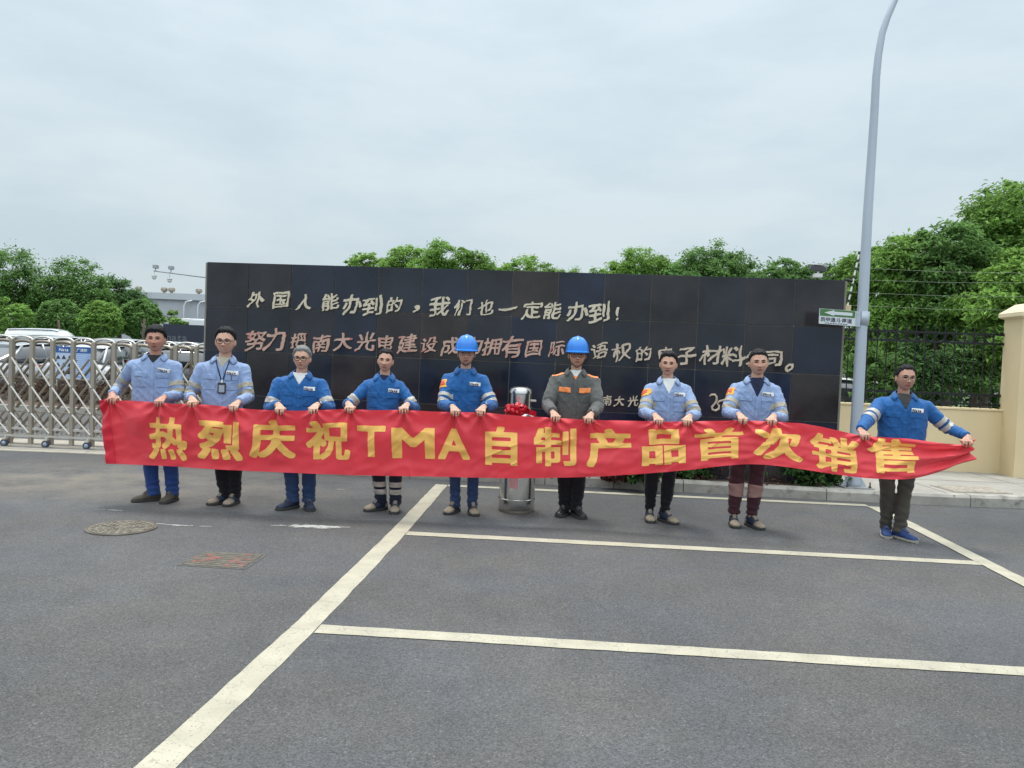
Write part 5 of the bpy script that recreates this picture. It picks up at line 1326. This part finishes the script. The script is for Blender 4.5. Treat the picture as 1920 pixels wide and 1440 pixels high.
    for sx in (-1, 1):
        a_, b_2 = sorted((tx + sx * px0, tx + sx * px1))
        pb_ = patch(jb, rect(a_, b_2, pk - .135, pk), .0030, .003, front_f); pk_o = obj('pocket', pb_, fab, t, True)
        obj('pocket_flap', patch(jb, rect(a_ - .005, b_2 + .005, pk - .042, pk + .006, .04 * sx), .0075, .004, front_f), orange if P['top'] == 'grey' else fab, t, True)
    # badge with letters
    bx, bz = tx + .102, pk + .034
    if P['top'] != 'grey':
        w2, h2 = .052, .0175; tl = P.get('btilt', .06)
        obj('name_badge', patch(jb, [(Vector((bx - w2, 0, 0)), Vector((-1, 0, 0))), (Vector((bx + w2, 0, 0)), Vector((1, 0, 0))), (Vector((bx, 0, bz - h2)), Vector((-tl, 0, -1))), (Vector((bx, 0, bz + h2)), Vector((tl, 0, 1)))], .0095, .003, front_f), white_m, t, True)
        b = B(); text_mesh(b, 'Nata', lambda x, y, z: jf(bx - .006 + x * 1.1 + y * .25, bz - .0115 + y - x * tl, .0135), .045, .031); obj('badge_lettering', b, ink, t)
    else:
        b = B(); text_mesh(b, 'Nata', lambda x, y, z: jf(bx + x, bz - .012 + y, .003), .02, .018); obj('badge_lettering', b, ink, t)
    # sleeves
    def near_arm(S, E, r): return lambda f: (lambda c, d: (c - (S + d * max(0, min(1, (c - S).dot(d) / d.dot(d))))).length < r)(f.calc_center_median(), E - S)
    if P['top'] != 'grey':
        for (S, E, W), sgn in zip(arms, (-1, 1)):
            d = (E - S).normalized(); L = (E - S).length
            for t0, t1 in P.get('bands', ((.52, .68), (.78, .93))):
                bp_ = patch(jb, [(S + d * L * t0, -d), (S + d * L * t1, d)], .0035, .003, near_arm(S, E, .088))
                if bp_.faces: obj('reflective_band', bp_, refl if P['top'] == 'blue' else reflb, jk, True)
                else: bp_.free()
        if P.get('armpatch'):
            S, E, W = arms[0]; d = (E - S).normalized(); L = (E - S).length
            k_ = near_arm(S, E, .105); out_ = Vector((-1, -.7, 0)).normalized()
            b = patch(jb, [(S + d * L * .12, -d), (S + d * L * .42, d), (S, Vector((0, 1, 0)) * 1.0 + Vector((.25, 0, 0)))], .0045, .003, lambda f: k_(f) and f.normal.dot(out_) > .5 and f.calc_center_median().x < S.x + .012); obj('arm_patch', b, patchy, jk, True)
            b = patch(jb, [(S + d * L * .17, -d), (S + d * L * .33, d), (S, Vector((.35, 1, 0)))], .0078, .003, lambda f: k_(f) and f.normal.dot(out_) > .72 and f.calc_center_median().x < S.x); obj('patch_emblem', b, patchr, jk, True)
    else:
        for sgn in (-1, 1):
            x0_, x1_ = sorted((tx + sgn * .085, tx + sgn * (sw + .035)))
            b = patch(jb, [(Vector((x0_, 0, 0)), Vector((-1, 0, 0))), (Vector((x1_, 0, 0)), Vector((1, 0, 0))), (Vector((0, -.035, 0)), Vector((0, -1, 0))), (Vector((0, -.005, 0)), Vector((0, 1, 0)))], .004, .003, lambda f: f.normal.z > .3)
            obj('shoulder_trim', b, orange, t, True)
        b = patch(jb, [(Vector((chx, 0, vz - .012)), n1), (Vector((chx, 0, vz - .012)), n2), (Vector((0, 0, vz + .022)), Vector((0, 0, 1)))], .007, .003, front_f); obj('zip_trim', b, orange, t, True)
    # extras
    if P.get('lanyard'):
        zb = zn - .245; xb = chx + .01
        b = B()
        for sx in (-1, 1):
            tube(b, [jf(chx + sx * x * 1.0 + (xb - chx) * (1 - k), z, .008) for k, x, z in ((1, .062, zn - .02), (.8, .055, zn - .06), (.5, .034, zn - .13), (.1, .006, zb + .02))], .006, 6, flat=.5)
        obj('lanyard', b, mat('lanyard_navy', (.012, .018, .07), .7), t, True)
        b = B(); c = jf(xb, zb, .012); box(b, (c.x, c.y, zb + .012), (.016, .008, .03)); obj('lanyard_clip', b, white_m, t)
        b = B(); box(b, (c.x, c.y - .002, zb - .055), (.074, .010, .105), bev=.006); cd = obj('card_holder', b, strap_m, t)
        b = B(); box(b, (c.x, c.y - .009, zb - .06), (.052, .004, .07)); obj('id_card', b, mat('card_grey', (.30, .36, .42), .4), cd)
    if P.get('pen'):
        b = B(); c = jf(tx + .10, pk - .01, .012); tube(b, [(c.x, c.y, pk + .012), (c.x, c.y, pk - .035)], .0035, 6); obj('pen', b, ink, t)
    if P.get('watch'):
        S, E, W = arms[1]; c = W.lerp(E, .10); ax = (W - E).normalized(); u = ax.cross(Vector((0, 0, 1))).normalized(); v_ = ax.cross(u)
        b = B(); tube(b, [c + (u * cos(q) + v_ * sin(q)) * .032 for q in [2 * pi * k / 20 for k in range(21)]], .008, 6, cap=False); wt = obj('wristwatch', b, strap_m, t, True)
        b = B(); fdir = (Vector((0, -1, .5)) - ax * Vector((0, -1, .5)).dot(ax)).normalized(); tube(b, [c + fdir * .028, c + fdir * .042], .018, 14); obj('dial', b, mat('watch_steel', (.3, .32, .34), .3, .8), wt, True)
    jb.free()
    # ---------------- trousers
    b = B(); lw = P.get('leg', 1.0)
    tube(b, [(tx, .0, .90 * sc), (tx * .8, .0, .80 * sc), (tx * .6, .005, .74 * sc)], [.135, .14, .11], 20)
    for h, k, a in zip(hips, kns, ank):
        lo_ = a - Vector((0, 0, P.get('cuffz', .03)))
        tube(b, [h + Vector((0, 0, .02)), h.lerp(k, .5), k, k.lerp(a, .4), k.lerp(a, .8), lo_], [.088 * lw, .082 * lw, .072 * lw, .069 * lw, .064 * lw * P.get('taper', 1), .063 * lw * P.get('taper', 1)], 18)
    me = remesh(b, .0095, 4, .5); tb_ = bmesh.new(); tb_.from_mesh(me); bpy.data.meshes.remove(me); tb_.normal_update(); mv = []
    for v in tb_.verts:
        p = v.co; q = Vector((p.x + sd_, p.y, p.z)); lowk = max(0, 1 - abs(p.z - .14) / .14); kn_ = exp(-((p.z - .46) / .10) ** 2)
        a = noise.noise(q * 8) * .006 + noise.noise(Vector((p.x * 9 + sd_, p.y * 9, p.z * 26 + p.x * 10))) * (.004 + .007 * lowk + .004 * kn_) + .005 * lowk * sin(p.z * 105 + 4 * noise.noise(q * 9)); mv.append(v.normal * a)
    for v, d in zip(tb_.verts, mv): v.co += d
    tb_.normal_update(); tm_ = bpy.data.meshes.new('trousers'); tb_.to_mesh(tm_); tro = obj('trousers', tm_, FAB[P['trousers']], t, True)
    for kind, spans in P.get('legbands', {}).items():
        m_b = {'tape': refl, 'knee': mat('knee_pink', (.32, .19, .17), .85, var=.1, vscale=20)}[kind]; nm = {'tape': 'reflective_band', 'knee': 'knee_patch'}[kind]
        for z0, z1 in spans:
            for sx in (-1, 1):
                mx_ = (ank[0].x + ank[1].x) / 2
                obj(nm, patch(tb_, [(Vector((0, 0, z0)), Vector((.12 * sx if kind == 'knee' else 0, 0, -1))), (Vector((0, 0, z1)), Vector((.1 * sx if kind == 'knee' else 0, 0, 1))), (Vector((mx_, 0, 0)), Vector((-sx, 0, 0)))], .003, .003, (lambda f: f.normal.y < .3) if kind == 'knee' else None), m_b, tro, True)
    tb_.free()
    # ---------------- shoes
    for a, ang in zip(ank, angs):
        F = Matrix.Translation((a.x, a.y, 0)) @ Matrix.Rotation(ang - yaw - pi / 2, 4, 'Z')
        up_m, toe_m, so_m = P['shoes']
        secs = [(-.072, .022, .03, .070, .3), (-.060, .034, .016, .100, .35), (-.02, .040, .014, .128, .42), (.025, .041, .014, .122, .45), (.065, .044, .014, .092, .5), (.105, .0475, .014, .070, .5), (.145, .047, .014, .061, .45), (.175, .038, .014, .052, .4), (.192, .022, .018, .040, .3)]
        b = B(); loft(b, secs, 20, 2.6)
        for v in b.verts: v.co = F @ v.co
        sh = obj('shoe', b, up_m, t, True)
        b = B(); loft(b, [(x, hw * 1.10 + .002, 0.0, .026, 0) for x, hw, z0, z1, nr in [(-.078, .018, 0, 0, 0)] + secs[1:-1] + [(.199, .018, 0, 0, 0)]], 20, 5)
        for v in b.verts: v.co = F @ v.co
        obj('sole', b, so_m, sh)
        if toe_m:
            b = B(); loft(b, [(.100, .0500, .016, .0745, .5), (.145, .0495, .016, .0645, .45), (.176, .0405, .016, .055, .4), (.196, .020, .02, .040, .3)], 20, 2.6)
            for v in b.verts: v.co = F @ v.co
            obj('toe_cap', b, toe_m, sh, True)
            b = B(); loft(b, [(-.076, .02, .03, .065, .3), (-.062, .0365, .02, .085, .35), (-.03, .0415, .02, .085, .3)], 20, 2.6)
            for v in b.verts: v.co = F @ v.co
            obj('heel_cap', b, toe_m, sh, True)
        b = B(); loft(b, [(-.0, .018, .11, .140, .2), (.04, .019, .09, .125, .2), (.088, .016, .07, .090, .2)], 12, 3)
        for v in b.verts: v.co = F @ v.co
        obj('tongue', b, toe_m or up_m, sh, True)
        b = B()
        for k in range(4):
            x = .035 + k * .017; z = .122 - k * .0115; tube(b, [F @ Vector((x, -.026, z - .012)), F @ Vector((x + .006, 0, z + .004)), F @ Vector((x, .026, z - .012))], .0028, 5)
        obj('laces', b, mat('laces_grey', (.16, .16, .17), .8), sh, True)
    return t

S_TAN = (shoe_navy, tan, sole_m)
PEOPLE = [
    dict(seed=1, label='man at the left end in a light blue work shirt and bright blue jeans, frowning', head=(291.5, 611, 659), hs=1.04, torso=(290, 720), sw=.52, ta=.41, hands=(210, 300), feet=((247, 942, -50), (303, 946, -6)), top='lightblue', tee='black', v=(.085, .085), trousers='jeans', shoes=(shoe_brown, None, sole_m), hair=.030, side=.016, fringe=.060, fw=1.02, tone=.86, ruddy=.88, squint=.5, hyaw=.08, mouth=1.3, btilt=.16, nk=1.05),
    dict(seed=2, label='smiling man with glasses, light blue shirt and a lanyard card round his neck', head=(422, 614, 664), hs=1.08, torso=(418, 720), sw=.53, ta=.40, hands=(361, 437), feet=((389, 948, -38), (423, 951, -4)), top='lightblue', tee='beige', v=(.105, .085), trousers='black', shoes=S_TAN, hair=.026, side=.007, fringe=.078, fw=1.06, smile=1, glasses='dark', lanyard=True, pen=True, belly=.10, squint=.5, nk=1.1),
    dict(seed=3, label='grey haired man with dark glasses and blue jacket over a white collar', head=(565.5, 653, 693), hs=.94, torso=(562, 735), sw=.54, ta=.42, hands=(526, 588), feet=((519, 958, -32), (583, 960, 22)), top='blue', tee='white', v=(.115, .085), trousers='navyjeans', shoes=(shoe_navy, None, sole_m), hair=.024, side=.014, hcol='grey', fringe=.074, fw=1.05, hyaw=-.06, glasses='dark', watch=True, belly=.15, bulk=1.06, cuff=.16, bands=((.60, .82),), flare=1.3),
    dict(seed=4, label='slim young man with crew cut, blue jacket and striped reflective trouser legs', head=(722, 652, 697), hs=.95, torso=(720, 730), sw=.45, ta=.33, hands=(655, 757), feet=((684, 960, -42), (739, 965, 6)), top='blue', tee='navy', v=(.060, .070), trousers='navy', shoes=S_TAN, hair=.015, side=.004, fringe=.071, fw=.96, htilt=.05, fade=.8, bands=((.62, .86),), legbands={'tape': ((.24, .29), (.165, .215))}, bulk=.92, nk=.95, leg=.95, flare=1.2),
    dict(seed=5, label='man in blue helmet and blue jacket with clear glasses and chin strap', head=(873.5, 640, 685), hs=1.03, torso=(871, 735), sw=.48, ta=.36, hands=(853, 902), feet=((836, 966, -22), (891, 969, 12)), top='blue', tee='bluein', v=(.045, .06), trousers='navyjeans', shoes=S_TAN, hair=.006, side=.004, helmet=True, glasses='thin', stubble=.5, armpatch=True, watch=True, leg=.84, fw=.98, tone=.95, bands=((.60, .73), (.82, .95)), flare=1.4),
    dict(seed=6, label='man in blue helmet and grey jacket with orange pocket flaps and shoulder trim', head=(1081.5, 643, 688), hs=1.04, torso=(1077, 735), sw=.53, ta=.42, hands=(1041, 1104), feet=((1046, 971, -24), (1096, 975, 22)), top='grey', tee='white', v=(.085, .070), trousers='black', shoes=(shoe_blk, None, sole_m), hair=.006, side=.004, helmet=True, glasses='dark', watch=True, bulk=1.03, flare=1.3, tone=.92),
    dict(seed=7, label='man in an open light blue shirt over a white tee with black trousers', head=(1252.5, 661, 704), hs=.97, torso=(1252, 750), sw=.49, ta=.385, hands=(1234, 1289), feet=((1221, 982, -4), (1270, 985, 30)), top='lightblue', tee='white', v=(.150, .085), trousers='black', shoes=S_TAN, hair=.027, side=.008, fringe=.074, fw=1.03, mouth=1.5, armpatch=True, hyaw=-.12, htilt=.04, tone=.97, leg=.95, taper=.82, flare=1.4, cuffz=.0),
    dict(seed=8, label='man in an open light blue shirt over a navy tee with maroon trousers', head=(1421, 656, 703), hs=1.04, torso=(1415, 755), sw=.51, ta=.40, hands=(1392, 1449), feet=((1380, 992, -8), (1431, 995, 18)), top='lightblue', tee='navy', v=(.185, .095), trousers='maroon', shoes=S_TAN, hair=.017, side=.006, fringe=.070, fw=1.06, htilt=-.03, fade=.9, mouth=1.35, armpatch=True, squint=.45, tone=.96, legbands={'knee': ((.285, .43),)}, taper=.9, nk=1.08, flare=1.4, cuffz=-.02),
    dict(seed=9, label='man at the right end in blue jacket and olive trousers, arm stretched out', head=(1697, 685, 732), hs=1.02, torso=(1692, 770), sw=.54, ta=.43, hands=(1620, 1811), feet=((1664, 1011, -20), (1719, 1019, 22)), top='blue', tee='olive', v=(.150, .085), trousers='olive', shoes=(shoe_blue, None, sole_l), hair=.014, side=.006, fringe=.076, fw=.99, hyaw=.10, htilt=.03, fade=.7, glasses='thin', tone=.84, ruddy=.95, bands=((.58, .74), (.84, .99)), leg=.92, flare=.9),
]
for P in PEOPLE: make_person(P)
